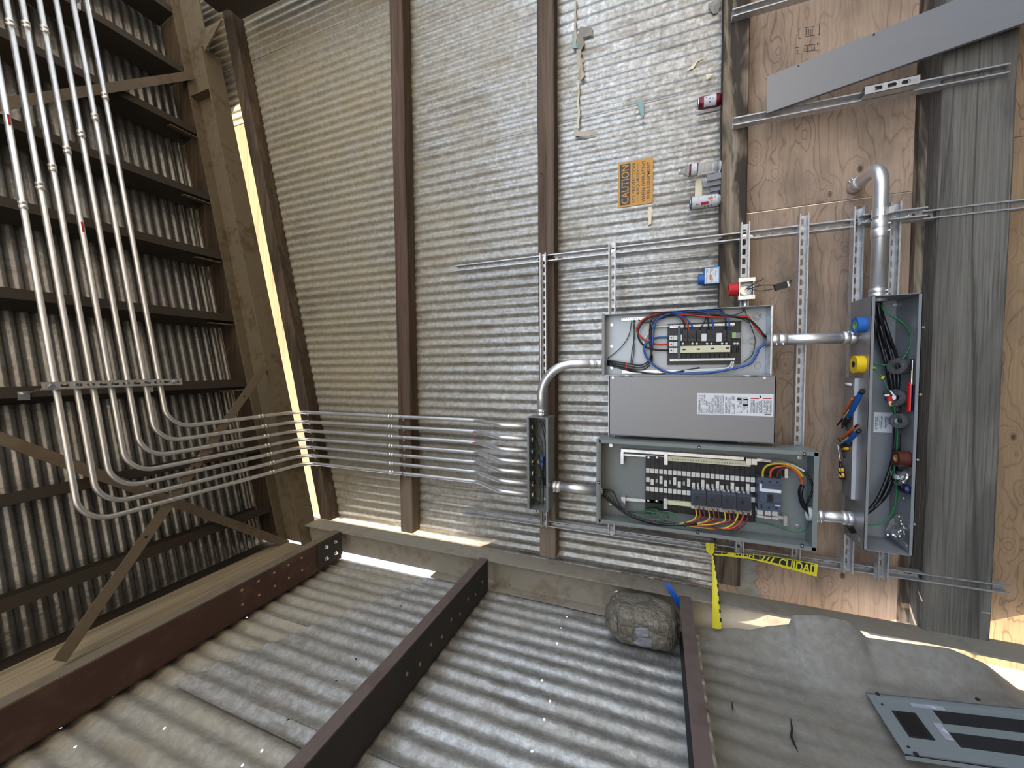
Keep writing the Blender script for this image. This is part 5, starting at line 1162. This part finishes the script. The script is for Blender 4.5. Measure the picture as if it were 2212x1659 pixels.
scrap(s8([(190, 390), (240, 370), (245, 560), (195, 560)]), 'flake of pale teal paint beside the curled paper flap', 'paint_teal', seed=12, curl=0.004)

# ---------------------------------------------------------------- long grey wireway cover leaning on the wall
T1, T2 = at(1656, 166, 2.352), at(1656, 245, 2.352); B1, B2 = atz(2455, -161, -0.116), atz(2455, -36, -0.116)
T = thing('wireway_cover', (B1 + B2) / 2, 'long plain grey wireway cover leaning against the plywood', 'cover')
n_ = (T1 - T2).cross(B2 - T2).normalized(); n_ = n_ if n_.y < 0 else -n_
q = MB(); q.prism([T1, T2, B2, B1], -n_ * 0.002); q.build('plate', 'paint_cover', T)
q = MB(); q.prism([T2, B2, B2 - n_ * 0.014, T2 - n_ * 0.014], (T1 - T2).normalized() * 0.002); q.build('side_lip', 'paint_cover', T)
q = MB(); q.prism([T1, B1, B1 - n_ * 0.014, T1 - n_ * 0.014], (T2 - T1).normalized() * 0.002); q.build('side_lip', 'paint_cover', T)
for (a, b) in ((1725, 142), (1888, 74)):
    c = at(a, b, 2.30); t_ = (T1 - V((0, 0, CAM_H))).dot(n_) / (c - V((0, 0, CAM_H))).dot(n_); c = V((0, 0, CAM_H)) + (c - V((0, 0, CAM_H))) * t_
    q = MB(); q.cyl(c + n_ * 0.0004, c - n_ * 0.001, 0.004, 10); q.build('screw_hole', 'ink', T)

# ---------------------------------------------------------------- grade stamp on the plywood (faint ink)
g1 = crop(1560, 0, 2.963)
GS = thing('grade_stamp', g1(555, 250, 2.537), 'faint black ink grade stamp printed on the plywood sheet', 'stamp')
def gline(x0, y0, x1, y1, w=0.0012):
    a, b = g1(x0, y0, 2.5375), g1(x1, y1, 2.5375); d = b - a
    q = MB(); q.obox((a + b) / 2, d / 2, d.cross(V((0, 1, 0))).normalized() * w, (0, 0.0004, 0)); q.build('ink_line', 'ink', GS)
for l in ((490, 185, 490, 245), (490, 185, 500, 184), (490, 245, 506, 243), (622, 160, 622, 220), (605, 162, 622, 160), (605, 223, 622, 220), (530, 178, 590, 170), (530, 235, 592, 226), (530, 178, 530, 235), (468, 305, 490, 302), (468, 345, 494, 342), (480, 318, 484, 330), (525, 292, 628, 280), (525, 330, 628, 318), (545, 296, 548, 325), (590, 290, 592, 322), (610, 270, 612, 300)): gline(*l)
for i in range(4): gline(540 + i * 12, 186, 540 + i * 12, 226, 0.002)

# ---------------------------------------------------------------- on top of the wireway
ZW = ZT1 + 0.0005
def roll(px, py, Y, r0, r1, h, mat, core, label):
    x = at(px, py, Y).x; T = thing('tape_roll', (x, Y, ZW), label, 'tape roll', 'tape rolls')
    q = MB(); q.ring((x, Y, ZW), (x, Y, ZW + h), r0 + 0.004, r1, 32); q.build('tape', mat, T)
    q = MB(); q.ring((x, Y, ZW), (x, Y, ZW + h + 0.0006), r0, r0 + 0.004, 28); q.build('core', core, T)
roll(1860, 702, 2.225, 0.016, 0.036, 0.034, 'tape_blue', 'core_green', 'blue tape roll with pale green core on top of the wireway')
roll(1855, 787, 2.225, 0.011, 0.040, 0.034, 'tape_yellow', 'ink', 'yellow tape roll on top of the wireway')
TY = thing('channel_cover', (-0.355, 2.30, ZW), 'narrow grey channel cover lying on the wireway under the hand tools', 'cover')
q = MB(); q.box(-0.645, -0.066, 2.258, 2.352, 0.7365, 0.738); q.build('top', 'trough_top', TY)
q = MB(); q.box(-0.645, -0.066, 2.257, 2.2585, ZW, 0.738); q.build('front_lip', 'lip_lit_grey', TY); q = MB(); q.box(-0.645, -0.066, 2.351, 2.3525, ZW, 0.738); q.build('rear_lip', 'paint_cover', TY)  # paler front lip: its lit edge is put into the colour
t1 = crop(1800, 800, 6.38); ZT = 0.7385
def tz_(x, y, z=ZT + 0.008): return atz(1800 + x / 6.38, 800 + y / 6.38, z)
q = MB(); q.tube([tz_(165, 185), tz_(235, 195)], 0.006, 12); tag(q.build('white_ferrule', 'white_plastic'), 'short white plastic tube lying on the channel cover', 'tube')
def bar(T, p, q_, r, mat, name):
    b = MB(); b.tube([tz_(*p), tz_(*p) + (tz_(*q_) - tz_(*p)) * 0.04, tz_(*p) + (tz_(*q_) - tz_(*p)) * 0.96, tz_(*q_)], r, 10, rs=[r * .7, r, r, r * .7]); return b.build(name, mat, T)
T1_ = thing('folding_tool', tz_(240, 500, ZT), 'folding tool set with blue, orange and purple grips lying farther from the screwdriver', 'hand tool', 'hand tools on the channel cover')
bar(T1_, (395, 285, ZT + 0.012), (215, 640, ZT + 0.012), 0.0105, 'blue_grip', 'blue_grip'); bar(T1_, (320, 355, ZT + 0.010), (235, 540, ZT + 0.010), 0.006, 'purple_grip', 'purple_grip')
bar(T1_, (260, 390, ZT + 0.008), (140, 610, ZT + 0.008), 0.0055, 'orange_grip', 'orange_grip'); bar(T1_, (222, 555, ZT + 0.008), (145, 665, ZT + 0.008), 0.0045, 'pale_grip', 'pale_grip')
bar(T1_, (215, 640, ZT + 0.014), (150, 740, ZT + 0.014), 0.012, 'black_plastic', 'pivot'); bar(T1_, (140, 660, ZT + 0.006), (55, 755, ZT + 0.006), 0.0045, 'black_steel', 'jaw'); bar(T1_, (165, 740, ZT + 0.006), (205, 830, ZT + 0.006), 0.0045, 'black_steel', 'jaw'); bar(T1_, (130, 700, ZT + 0.006), (125, 800, ZT + 0.006), 0.004, 'black_steel', 'jaw')
bar(T1_, (405, 280, ZT + 0.012), (385, 310, ZT + 0.012), 0.011, 'black_plastic', 'end_cap')
T2_ = thing('folding_tool', tz_(230, 900, ZT), 'folding tool set with blue and orange grips lying against the screwdriver', 'hand tool', 'hand tools on the channel cover')
bar(T2_, (355, 830, ZT + 0.012), (190, 1000, ZT + 0.012), 0.0095, 'blue_grip', 'blue_grip'); bar(T2_, (335, 748, ZT + 0.009), (290, 790, ZT + 0.009), 0.005, 'can_red', 'red_tip'); bar(T2_, (300, 785, ZT + 0.009), (120, 945, ZT + 0.009), 0.0075, 'orange_grip', 'orange_grip')
bar(T2_, (300, 850, ZT + 0.010), (225, 920, ZT + 0.010), 0.006, 'purple_grip', 'purple_grip'); bar(T2_, (215, 920, ZT + 0.008), (112, 1010, ZT + 0.008), 0.005, 'pale_grip', 'pale_grip'); bar(T2_, (220, 995, ZT + 0.010), (120, 1045, ZT + 0.010), 0.012, 'black_plastic', 'pivot')
bar(T2_, (195, 1075, ZT + 0.008), (135, 1085, ZT + 0.008), 0.008, 'yellow_grip', 'yellow_knob'); bar(T2_, (110, 1050, ZT + 0.006), (155, 1205, ZT + 0.006), 0.005, 'black_steel', 'jaw'); bar(T2_, (100, 990, ZT + 0.006), (65, 930, ZT + 0.006), 0.003, 'black_steel', 'jaw'); bar(T2_, (360, 825, ZT + 0.012), (335, 850, ZT + 0.012), 0.010, 'black_plastic', 'end_cap')
T3_ = thing('screwdriver', tz_(110, 1400, ZT), 'screwdriver with black and yellow handle lying on the channel cover', 'screwdriver')
bar(T3_, (62, 1030, ZT + 0.010), (98, 1260, ZT + 0.010), 0.0025, 'zinc_bright', 'blade'); bar(T3_, (96, 1255, ZT + 0.010), (106, 1340, ZT + 0.012), 0.0075, 'black_plastic', 'collar')
bar(T3_, (108, 1335, ZT + 0.013), (125, 1505, ZT + 0.013), 0.0125, 'black_plastic', 'handle')
for (p, q_) in (((88, 1345), (98, 1400)), ((122, 1345), (132, 1395)), ((92, 1425), (108, 1480)), ((132, 1415), (138, 1475))):
    b = MB(); b.tube([tz_(p[0], p[1], ZT + 0.020), tz_(q_[0], q_[1], ZT + 0.020)], 0.006, 8); b.build('grip_inlay', 'yellow_grip', T3_)
# black knob on the conduit by the wireway end
kk = MB(); c = a4(405, 1170, 2.20); 
for i in range(7):
    p = c + V((0.02 * noise.noise(V((i, 1, 0))), -0.01, 0.02 * noise.noise(V((i, 2, 0))))); kk.obox(p, V((0.013, 0, 0.006)), V((-0.004, 0.003, 0.009)), V((0, 0.010, 0)))
tag(kk.build('cable_clip', 'black_plastic'), 'black plastic clip hanging at the conduit by the lower wireway corner', 'clip')

# ---------------------------------------------------------------- inside the wireway
ZI = ZT0 + 0.0028
def inz(px, py, z): return atz(px, py, z)
for (px, py, rad, hh, lb_) in ((1955, 792, 0.036, 0.030, 'clear plastic roll in the wireway nearest the pipe end'), (1955, 860, 0.037, 0.034, 'clear plastic roll in the wireway beside the red pliers'), (1970, 910, 0.033, 0.024, 'clear plastic roll in the wireway below the pliers handles')):
    ax = V((0.10, -0.62, 0.70)).normalized(); cy = 2.238 if px < 1960 else 2.222; c = V((at(px, py, cy).x, cy, ZI + rad * 0.72 + 0.004)); q = MB(); q.ring(c, c + ax * hh, rad * 0.42, rad, 32); q.ring(c + ax * 0.002, c + ax * (hh - 0.002), rad * 0.9, rad * 0.93, 32); tag(q.build('clear_roll', 'clear_plastic'), lb_, 'tape roll', 'clear rolls in the wireway')
k1 = crop(1880, 740, 7.9)
def kz(x, y, z): return atz(1880 + x / 7.9, 740 + y / 7.9, z)
T = thing('pliers', kz(740, 800, ZI), 'pliers with red grips lying at the front lip of the wireway', 'pliers')
def kb(p, q_, r, mat, name, z=ZI + 0.012):
    b = MB(); a, c = kz(p[0], p[1], z), kz(q_[0], q_[1], z); a.y = max(a.y, YT0 + 0.02 + r); c.y = max(c.y, YT0 + 0.02 + r); b.tube(catmull([a, a + (c - a) * .05, (a + c) / 2, a + (c - a) * .95, c], 3), r, 10); b.build(name, mat, T)
kb((735, 680), (715, 1180), 0.0105, 'red_grip', 'red_grip'); kb((800, 720), (790, 1180), 0.0105, 'navy_grip', 'dark_grip', ZI + 0.010); kb((755, 470), (745, 690), 0.0055, 'zinc_bright', 'arm'); kb((805, 620), (800, 720), 0.005, 'zinc_bright', 'arm'); kb((770, 280), (800, 480), 0.007, 'black_steel', 'jaw'); kb((740, 300), (760, 480), 0.006, 'zinc_bright', 'jaw')
# hang tag on the cables
TG = thing('printed_card', k1(350, 950, 2.215), 'folded black, red and yellow printed card hooked over the cables', 'card')
poly = [k1(a, b, 2.222) for a, b in ((215, 850), (300, 812), (430, 830), (450, 850), (440, 940), (505, 1010), (470, 1060), (350, 1090), (300, 1055), (260, 960))]
q = MB(); q.prism(poly, (0, 0.002, 0)); q.build('card', 'ink', TG)
def kp(l, mat, name='print_block', y=2.2212):
    q = MB(); q.prism([k1(a, b, y) for a, b in l], (0, 0.0006, 0)); q.build(name, mat, TG)
kp([(300, 1035), (430, 1025), (505, 1010), (470, 1060), (350, 1090)], 'yellow_grip', 'yellow_band'); kp([(290, 920), (370, 915), (385, 990), (310, 1000)], 'tape_red', 'red_square'); kp([(240, 890), (330, 880), (330, 912), (250, 918)], 'label_white'); kp([(310, 1005), (420, 995), (430, 1020), (320, 1032)], 'label_white'); kp([(370, 915), (440, 900), (440, 960), (400, 985), (382, 960)], 'label_white'); kp([(325, 815), (352, 815), (420, 900), (390, 910)], 'label_white')
xx = at(1965, 994, 2.19).x; T = thing('tape_roll', (xx, 2.212, ZI), 'dark brown tape roll lying in the wireway behind its front lip', 'tape roll', 'tape rolls')
q = MB(); q.ring((xx, 2.212, ZI), (xx, 2.212, ZI + 0.048), 0.0155, 0.035, 30); q.build('tape', 'tape_brown', T); q = MB(); q.ring((xx, 2.212, ZI), (xx, 2.212, ZI + 0.0486), 0.0115, 0.0155, 24); q.build('core', 'core_card', T)
f1 = crop(1890, 960, 6.91)
rr = random.Random(5)
for i, (px, py, lb_) in enumerate(((340, 430, 'bright strut nut with a sharp corner among the wireway fittings'), (380, 480, 'zinc fitting nearest the green wire in the wireway'), (450, 420, 'upright bent bracket among the wireway fittings'), (480, 520, 'shiny bolt lying among the wireway fittings'), (545, 500, 'zinc coupling at the front of the wireway fittings'), (400, 560, 'flat zinc plate under the wireway fittings'))):
    c = atz(1890 + px / 6.91, 960 + py / 6.91, ZI + 0.014); c.y = min(max(c.y, 2.20), 2.33); q = MB(); a = rr.uniform(0, 3)
    u = V((math.cos(a), math.sin(a), 0.3)).normalized(); w2 = V((-math.sin(a), math.cos(a), 0)); n2 = u.cross(w2)
    if i in (3, 4): q.tube([c - u * 0.016, c + u * 0.016], 0.008, 10); q.tube([c + u * 0.016, c + u * 0.022], 0.012, 6)
    else: q.obox(c, u * 0.016, w2 * 0.011, n2 * 0.003); q.obox(c + u * 0.014 + n2 * 0.010, u * 0.003, w2 * 0.011, n2 * 0.011)
    tag(q.build('zinc_fitting', 'zinc_bright'), lb_, 'fitting', 'loose fittings in the wireway')
for i, (px, py, lb_) in enumerate(((410, 650, 'black plastic fitting under the zinc pieces in the wireway'), (500, 690, 'dark blue plastic cap in the wireway below the zinc pieces'))):
    c = atz(1890 + px / 6.91, 960 + py / 6.91, ZI + 0.012); c.y = min(max(c.y, 2.20), 2.32); q = MB(); q.lathe((c.x, c.y, ZI), (0, 0, 1), [(0, 0), (0.020, 0), (0.020, 0.012), (0.015, 0.022), (0.0, 0.024)], 8, False); tag(q.build('threaded_plug', ('black_plastic', 'navy_grip')[i]), lb_, 'fitting')
for (px, py) in ((435, 812),):
    c = atz(1890 + px / 6.91, 960 + py / 6.91, ZI + 0.004); q = MB(); q.tube([c - V((0.008, 0, 0)), c + V((0.008, 0, 0.001))], 0.004, 8); tag(q.build('small_screw', 'zinc_bright'), 'single small screw lying on the wireway floor', 'screw')
# crumpled clear bag with fittings
P = [f1(330, 1040, 2.24), f1(400, 1060, 2.23), f1(470, 1220, 2.20), f1(520, 1280, 2.195), f1(500, 1590, 2.185), f1(380, 1480, 2.22), f1(260, 1380, 2.26), f1(150, 1280, 2.30), f1(230, 1130, 2.28)]
c = sum(P, V((0, 0, 0))) / len(P); q = MB(); ringv = []; n = len(P); lay = []
for t_ in (1.0, 0.66, 0.33):
    lay.append([c + (p - c) * t_ + V((0, -0.035 * (1 - t_) + 0.012 * noise.noise(V((k * 2.1, t_ * 5, 0))), 0.010 * noise.noise(V((k * 1.3, t_ * 4, 7))))) for k, p in enumerate(P)])
vs = sum(lay, []) + [c + V((0, -0.045, 0))]; F = []
for L in range(2):
    for k in range(n): F.append((L * n + k, L * n + (k + 1) % n, (L + 1) * n + (k + 1) % n, (L + 1) * n + k))
for k in range(n): F.append((2 * n + k, 2 * n + (k + 1) % n, 3 * n))
q.add(vs, F, False); BG = tag(q.build('plastic_bag', 'clear_plastic'), 'crumpled clear plastic bag of small fittings at the lower wireway end', 'bag')
for i, (px, py) in enumerate(((360, 1080), (385, 1140), (400, 1190), (450, 1250), (500, 1265), (380, 1290), (350, 1310), (480, 1510), (430, 1240), (370, 1370))):
    cc = f1(px, py, 2.21); b = MB(); b.lathe(cc, (rr.uniform(-1, 1), -1, rr.uniform(-1, 1)), [(0, -0.006), (0.006, -0.004), (0.008, 0), (0.005, 0.005), (0, 0.006)], 8); b.build('fitting', 'zinc_bright', BG)
c = atz(1890 + 135 / 6.91, 960 + 1310 / 6.91, ZI + 0.013); c.y = 2.33; q = MB()
q.lathe((c.x, c.y, ZI + 0.013), (0.3, 0.2, 1), [(0, -0.013), (0.009, -0.0095), (0.013, 0), (0.009, 0.0095), (0, 0.013)], 16); tag(q.build('round_knob', 'zinc_bright'), 'shiny round metal knob beside the clear bag in the wireway', 'knob')

# ---------------------------------------------------------------- caution tape and blue ribbon
h1 = crop(1500, 1160, 7.628)
CT = thing('caution_tape', h1(280, 200, 2.36), 'yellow caution tape knotted to the strut channel, one tail hanging below it', 'tape')
top = [(330, 240), (700, 262), (1010, 290), (1350, 325), (1750, 395), (2035, 445)]; bot = [(330, 300), (700, 335), (1010, 385), (1350, 470), (1750, 580), (2015, 655)]
yy_ = [2.350, 2.345, 2.340, 2.335, 2.325, 2.315]
A = catmull([h1(a, b, y) for (a, b), y in zip(top, yy_)], 5); Bq = catmull([h1(a, b, y) for (a, b), y in zip(bot, yy_)], 5); n = len(A)
q = MB(); vs = []; F = []
for k in range(n):
    w = V((0, 0.004 * noise.noise(V((k * 0.4, 0, 0))), 0)); vs += [A[k] + w, Bq[k] + w]
for k in range(n - 1): F.append((2 * k, 2 * k + 2, 2 * k + 3, 2 * k + 1))
q.add(vs, F, True); q.build('long_tail', 'caution_yellow', CT)
# black band printed along the upper part, letters in yellow on it
vs = []; F = []
for k in range(n):
    a = A[k] + V((0, -0.0012, 0)) + (Bq[k] - A[k]) * (0.06 if k > 8 else 0.02); b = A[k] + V((0, -0.0012, 0)) + (Bq[k] - A[k]) * (0.74 if k > 8 else 0.55); vs += [a, b]
for k in range(n - 2): F.append((2 * k, 2 * k + 2, 2 * k + 3, 2 * k + 1))
q = MB(); q.add(vs, F, True); q.build('printed_band', 'ink', CT)
def tape_text(s_, l, r_, tY, frac_up=0.5, hgt=None, clip=1.0):
    pl, pr = h1(l[0], l[1], tY), h1(r_[0], r_[1], tY); R = (pr - pl); U = R.cross(V((0, 1, 0))).normalized(); U = U if U.x > 0 else -U
    return text('lettering', s_, CT, (pl + pr) / 2, R, U, R.length, hgt, 'caution_yellow', 0.02)
tape_text('CAUTION', (440, 268), (985, 318), 2.3385, hgt=0.017)
tape_text('///', (1090, 350), (1330, 380), 2.332, hgt=0.026)
tape_text('CUIDAD', (1395, 415), (2025, 545), 2.3125, hgt=0.048)
# knot and hanging tail
for (l, y) in ((((185, 95), (330, 100), (335, 170), (310, 290), (270, 300), (195, 230)), 2.352), (((190, 95), (250, 90), (260, 240), (205, 240)), 2.348), (((260, 100), (325, 110), (310, 260), (285, 300)), 2.344)):
    q = MB(); q.prism([h1(a, b, y) for a, b in l], (0, 0.003, 0)); q.build('knot', 'caution_yellow', CT)
L_ = [(280, 300), (290, 480), (292, 800), (296, 1150), (300, 1500)]; R2 = [(310, 300), (340, 480), (385, 800), (415, 1150), (448, 1512)]
yv = [2.348, 2.33, 2.30, 2.275, 2.26]
A = catmull([h1(a, b, y) for (a, b), y in zip(L_, yv)], 5); Bq = catmull([h1(a, b, y - 0.004) for (a, b), y in zip(R2, yv)], 5)
q = MB(); vs = []; F = []
for k in range(len(A)): vs += [A[k], (A[k] + Bq[k]) / 2 + V((0, -0.006, 0)), Bq[k]]
for k in range(len(A) - 1): F += [(3 * k, 3 * k + 1, 3 * k + 4, 3 * k + 3), (3 * k + 1, 3 * k + 2, 3 * k + 5, 3 * k + 4)]
q.add(vs, F, True); q.build('hanging_tail', 'caution_yellow', CT)
for k in range(0, len(Bq) - 1, 2):
    q = MB(); p = Bq[k] + V((0, -0.001, 0)); u = (Bq[k + 1] - Bq[k]); q.obox(p, u * 0.4, (0.0, 0.001, 0), V((0, 0, 1)).cross(u).normalized() * 0 + V((0, 0, -0.004))); q.build('edge_print', 'ink', CT)
BL = [(985, 250), (1060, 360), (1180, 560), (1290, 720), (1350, 830)]; BR_ = [(1090, 255), (1150, 370), (1220, 480), (1330, 620), (1375, 740)]
b1 = crop(1280, 1220, 6.506); yv = [2.284, 2.276, 2.270, 2.264, 2.256]
A = catmull([b1(a, b, y) for (a, b), y in zip(BL, yv)], 5); Bq = catmull([b1(a, b, y) for (a, b), y in zip(BR_, yv)], 5)
q = MB(); vs = []; F = []
for k in range(len(A)): vs += [A[k], Bq[k], A[k] + V((0, 0.0015, 0)), Bq[k] + V((0, 0.0015, 0))]
for k in range(len(A) - 1): F += [(4 * k, 4 * k + 1, 4 * k + 5, 4 * k + 4), (4 * k + 2, 4 * k + 6, 4 * k + 7, 4 * k + 3)]
q.add(vs, F, True); tag(q.build('blue_ribbon', 'ribbon_blue'), 'blue ribbon hanging over the corner column beside the taped bundle', 'ribbon')

# ---------------------------------------------------------------- duct-taped bundle on the girt
T = thing('taped_bundle', (-1.405, 2.16, 1.484), 'lumpy bundle wrapped in grey duct tape resting on the girt in the corner', 'bundle')
c0 = V((-1.385, 2.145, 1.677)); rad = V((0.108, 0.128, 0.190))
def sp(v, e): return math.copysign(abs(v) ** e, v)
def bf(i, j):
    a = 2 * math.pi * i / 40; b = -math.pi / 2 + math.pi * j / 24; e = 0.72
    d = V((sp(math.cos(b), e) * sp(math.cos(a), e), sp(math.cos(b), e) * sp(math.sin(a), e), sp(math.sin(b), e)))
    k = 1 + 0.07 * noise.noise(V((d.x * 2.2 + (0 if i < 40 else 0), d.y * 2.2, d.z * 2.2 + 4))) + 0.03 * noise.noise(d * 7)
    return c0 + V((d.x * rad.x, d.y * rad.y, d.z * rad.z)) * k
q = MB(); q.grid(40, 24, bf); q.build('wrapped_body', 'duct_tape', T)
QE = 2 / 0.72
def surf(px, py, lift=0.004):        # point of the lump's surface met by a line of sight
    o = V((0, 0, CAM_H)); r = V(ray(px, py)).normalized()
    for s_ in range(700):
        p = o + r * (2.0 + s_ * 0.0015); d = p - c0; d = V((d.x / rad.x, d.y / rad.y, d.z / rad.z))
        f = (abs(d.x) ** QE + abs(d.y) ** QE + abs(d.z) ** QE) ** (1 / QE); u = d / max(f, 1e-6)
        k = 1 + 0.07 * noise.noise(V((u.x * 2.2, u.y * 2.2, u.z * 2.2 + 4))) + 0.03 * noise.noise(u * 7)
        if f < k: return p - r * lift
    return None
for kk_, (l, m_) in enumerate((([(560, 350), (640, 330), (840, 780), (700, 790)], 'duct_tape'), ([(380, 430), (470, 400), (560, 780), (450, 760)], 'duct_tape'), ([(700, 345), (800, 350), (1060, 780), (930, 800)], 'duct_tape'), ([(395, 850), (570, 880), (560, 1070), (390, 1040)], 'duct_tape'),
        ([(600, 890), (785, 885), (790, 1010), (620, 1015)], 'slate'), ([(640, 1022), (838, 1030), (838, 1190), (560, 1100)], 'slate'), ([(850, 950), (1120, 960), (1120, 1160), (860, 1190)], 'duct_tape'), ([(215, 720), (340, 700), (350, 960), (215, 900)], 'duct_tape'), ([(300, 430), (390, 345), (520, 345), (430, 440)], 'duct_tape'), ([(440, 800), (800, 860), (1130, 880), (1130, 940), (430, 870)][:4], 'duct_tape'), ([(230, 560), (300, 450), (400, 560), (330, 690)], 'duct_tape'))):
    n = 6; G = []
    for j in range(n + 1):
        for i in range(n + 1):
            u, v = i / n, j / n; a = (l[0][0] * (1 - u) + l[1][0] * u) * (1 - v) + (l[3][0] * (1 - u) + l[2][0] * u) * v; c = (l[0][1] * (1 - u) + l[1][1] * u) * (1 - v) + (l[3][1] * (1 - u) + l[2][1] * u) * v
            G.append(surf(1280 + a / 6.506, 1220 + c / 6.506, 0.003 + 0.0022 * (kk_ % 4) + 0.002 * noise.noise(V((u * 6, v * 6, kk_)))))
    F = [(j * (n + 1) + i, j * (n + 1) + i + 1, (j + 1) * (n + 1) + i + 1, (j + 1) * (n + 1) + i) for j in range(n) for i in range(n)]
    F = [f for f in F if all(G[k] is not None for k in f)]
    if F:
        q = MB(); q.add([g if g is not None else c0 for g in G], F, False); q.build('tape_strip', m_, T)
# chain hung along the corner column
CH = thing('chain', at(1345, 1236, 2.425), 'rusty steel chain hanging down along the corner column', 'chain')
cl = [(415, 110), (520, 135), (640, 150), (760, 170), (880, 195), (1000, 225), (1120, 245), (1240, 260), (1350, 285), (1450, 300), (1560, 325), (1660, 345)]
for k in range(len(cl) - 1):
    a, b = b1(cl[k][0], cl[k][1], 2.424), b1(cl[k + 1][0], cl[k + 1][1], 2.424); c = (a + b) / 2; d = (b - a); u = d.normalized(); s_ = u.cross(V((0, 1, 0))).normalized()
    n2 = s_ if k % 2 else V((0, 1, 0)); hl = d.length * 0.60; hw = 0.0065
    pts = [c + u * (hl * math.cos(t_)) + n2 * (hw * math.sin(t_)) for t_ in [2 * math.pi * i / 12 for i in range(13)]]
    q = MB(); q.tube(pts, 0.0022, 6, cap=False); q.build('link', 'steel_brace', CH)

# ---------------------------------------------------------------- dead-front cover leaning on the dented sheet
PT = V((-1.435, 0, 0.745)); PN = V((0.745, 0, 0.13)).normalized()
def dp(x, y, off=0.0):
    r = V(ray(1860 + x / 6.284, 1460 + y / 6.284)); o = V((0, 0, CAM_H)); t_ = (PT + PN * off - o).dot(PN) / r.dot(PN); return o + r * t_
TL_, TR_ = dp(45, 230), dp(510, 1065)
dn_ = (V((PT.x, 0, PT.z)) - V((PT.x + 0.13, 0, 0.0))).normalized() * -1        # down the plane
yR, yL = TL_.y, TR_.y; zt_ = 0.745
DF = thing('panel_cover', (-1.32, (yR + yL) / 2, -0.12), 'grey breaker panel cover with black plates for shaded openings leaning on the dented sheet', 'cover')
def P3(y, s_, off=0.0): return V((PT.x, y, PT.z)) + dn_ * s_ + PN * off
def uv(p): return (p.y, (p - V((PT.x, p.y, PT.z))).dot(dn_))
ln = 0.876
def plate(y0, y1, s0, s1, off0, off1, mat, name, parent):
    q = MB(); q.prism([P3(y0, s0, off0), P3(y1, s0, off0), P3(y1, s1, off0), P3(y0, s1, off0)], PN * (off1 - off0)); return q.build(name, mat, parent)
f0 = uv(dp(415, 485)); f1_ = uv(dp(1110, 905)); e0 = uv(dp(975, 480)); e1 = uv(dp(1100, 655)); e2 = uv(dp(1195, 780)); e3 = uv(dp(1335, 980))
plate(yL, yR, 0.0, ln, 0.0, 0.003, 'paint_dead', 'plate', DF)
plate(yR - 0.034, yR - 0.022, 0.0, ln, 0.003, 0.008, 'paint_dead', 'raised_rib', DF); plate(yR - 0.006, yR, 0.0, ln, -0.016, 0.003, 'paint_dead', 'side_lip', DF); plate(yL, yL + 0.006, 0.0, ln, -0.016, 0.003, 'paint_dead', 'side_lip', DF)
bz_ = plate(f1_[0], f0[0], f0[1], f1_[1] - 0.02, 0.003, 0.006, 'dust_and_shade_black', 'black_insert', DF); plate(f1_[0] + 0.008, f0[0] - 0.008, f0[1] + 0.008, f1_[1] - 0.028, 0.006, 0.0066, 'black_plastic', 'insert_face', bz_)
plate(e1[0], e0[0], e0[1], ln - 0.16, 0.003, 0.0045, 'dust_and_shade_black', 'opening_shade', DF); plate(e3[0], e2[0], e2[1], ln - 0.16, 0.003, 0.0045, 'dust_and_shade_black', 'opening_shade', DF)  # black plates put the shade inside the cutouts into colour
l0, l1 = uv(dp(670, 380)), uv(dp(1150, 480)); plate(l1[0], l0[0], l0[1], l1[1], 0.003, 0.0036, 'print_side', 'label', DF)
l0, l1 = uv(dp(975, 645)), uv(dp(1225, 880)); plate(l1[0], l0[0], l0[1], l0[1] + 0.024, 0.003, 0.0036, 'print_side', 'label', DF)
for (a, b, r_) in ((225, 248, 0.008), (1585, 325, 0.008), (288, 392, 0.004), (645, 970, 0.005), (745, 1065, 0.008)):
    p = dp(a, b, 0.003); q = MB(); q.cyl(p, p + PN * 0.003, r_, 10); q.build('screw', 'ink', DF)
# nails in the girts and a bolt in the sheathing
for (a, b, dx, lb_) in ((1172, 377, -16, 'rusty nail sticking out of the dark girt above the vertical strut'), (1996, 606, 12, 'bent nail sticking out of the plywood above the wireway corner')):
    p = at(a, b, YF if a < 1500 else 2.53); q = MB(); e = p + V((0.004, -0.03, 0.012 if dx < 0 else -0.008)); q.tube([p, e], 0.0022, 6); q.tube([e, e + (e - p).normalized() * 0.002], 0.005, 8); tag(q.build('nail', 'steel_brace'), lb_, 'nail')

# keep the procedural textures cheap enough for a large frame
for m_ in bpy.data.materials:
    for n_ in m_.node_tree.nodes:
        if n_.type == 'TEX_NOISE': n_.inputs['Detail'].default_value = min(3.0, n_.inputs['Detail'].default_value)
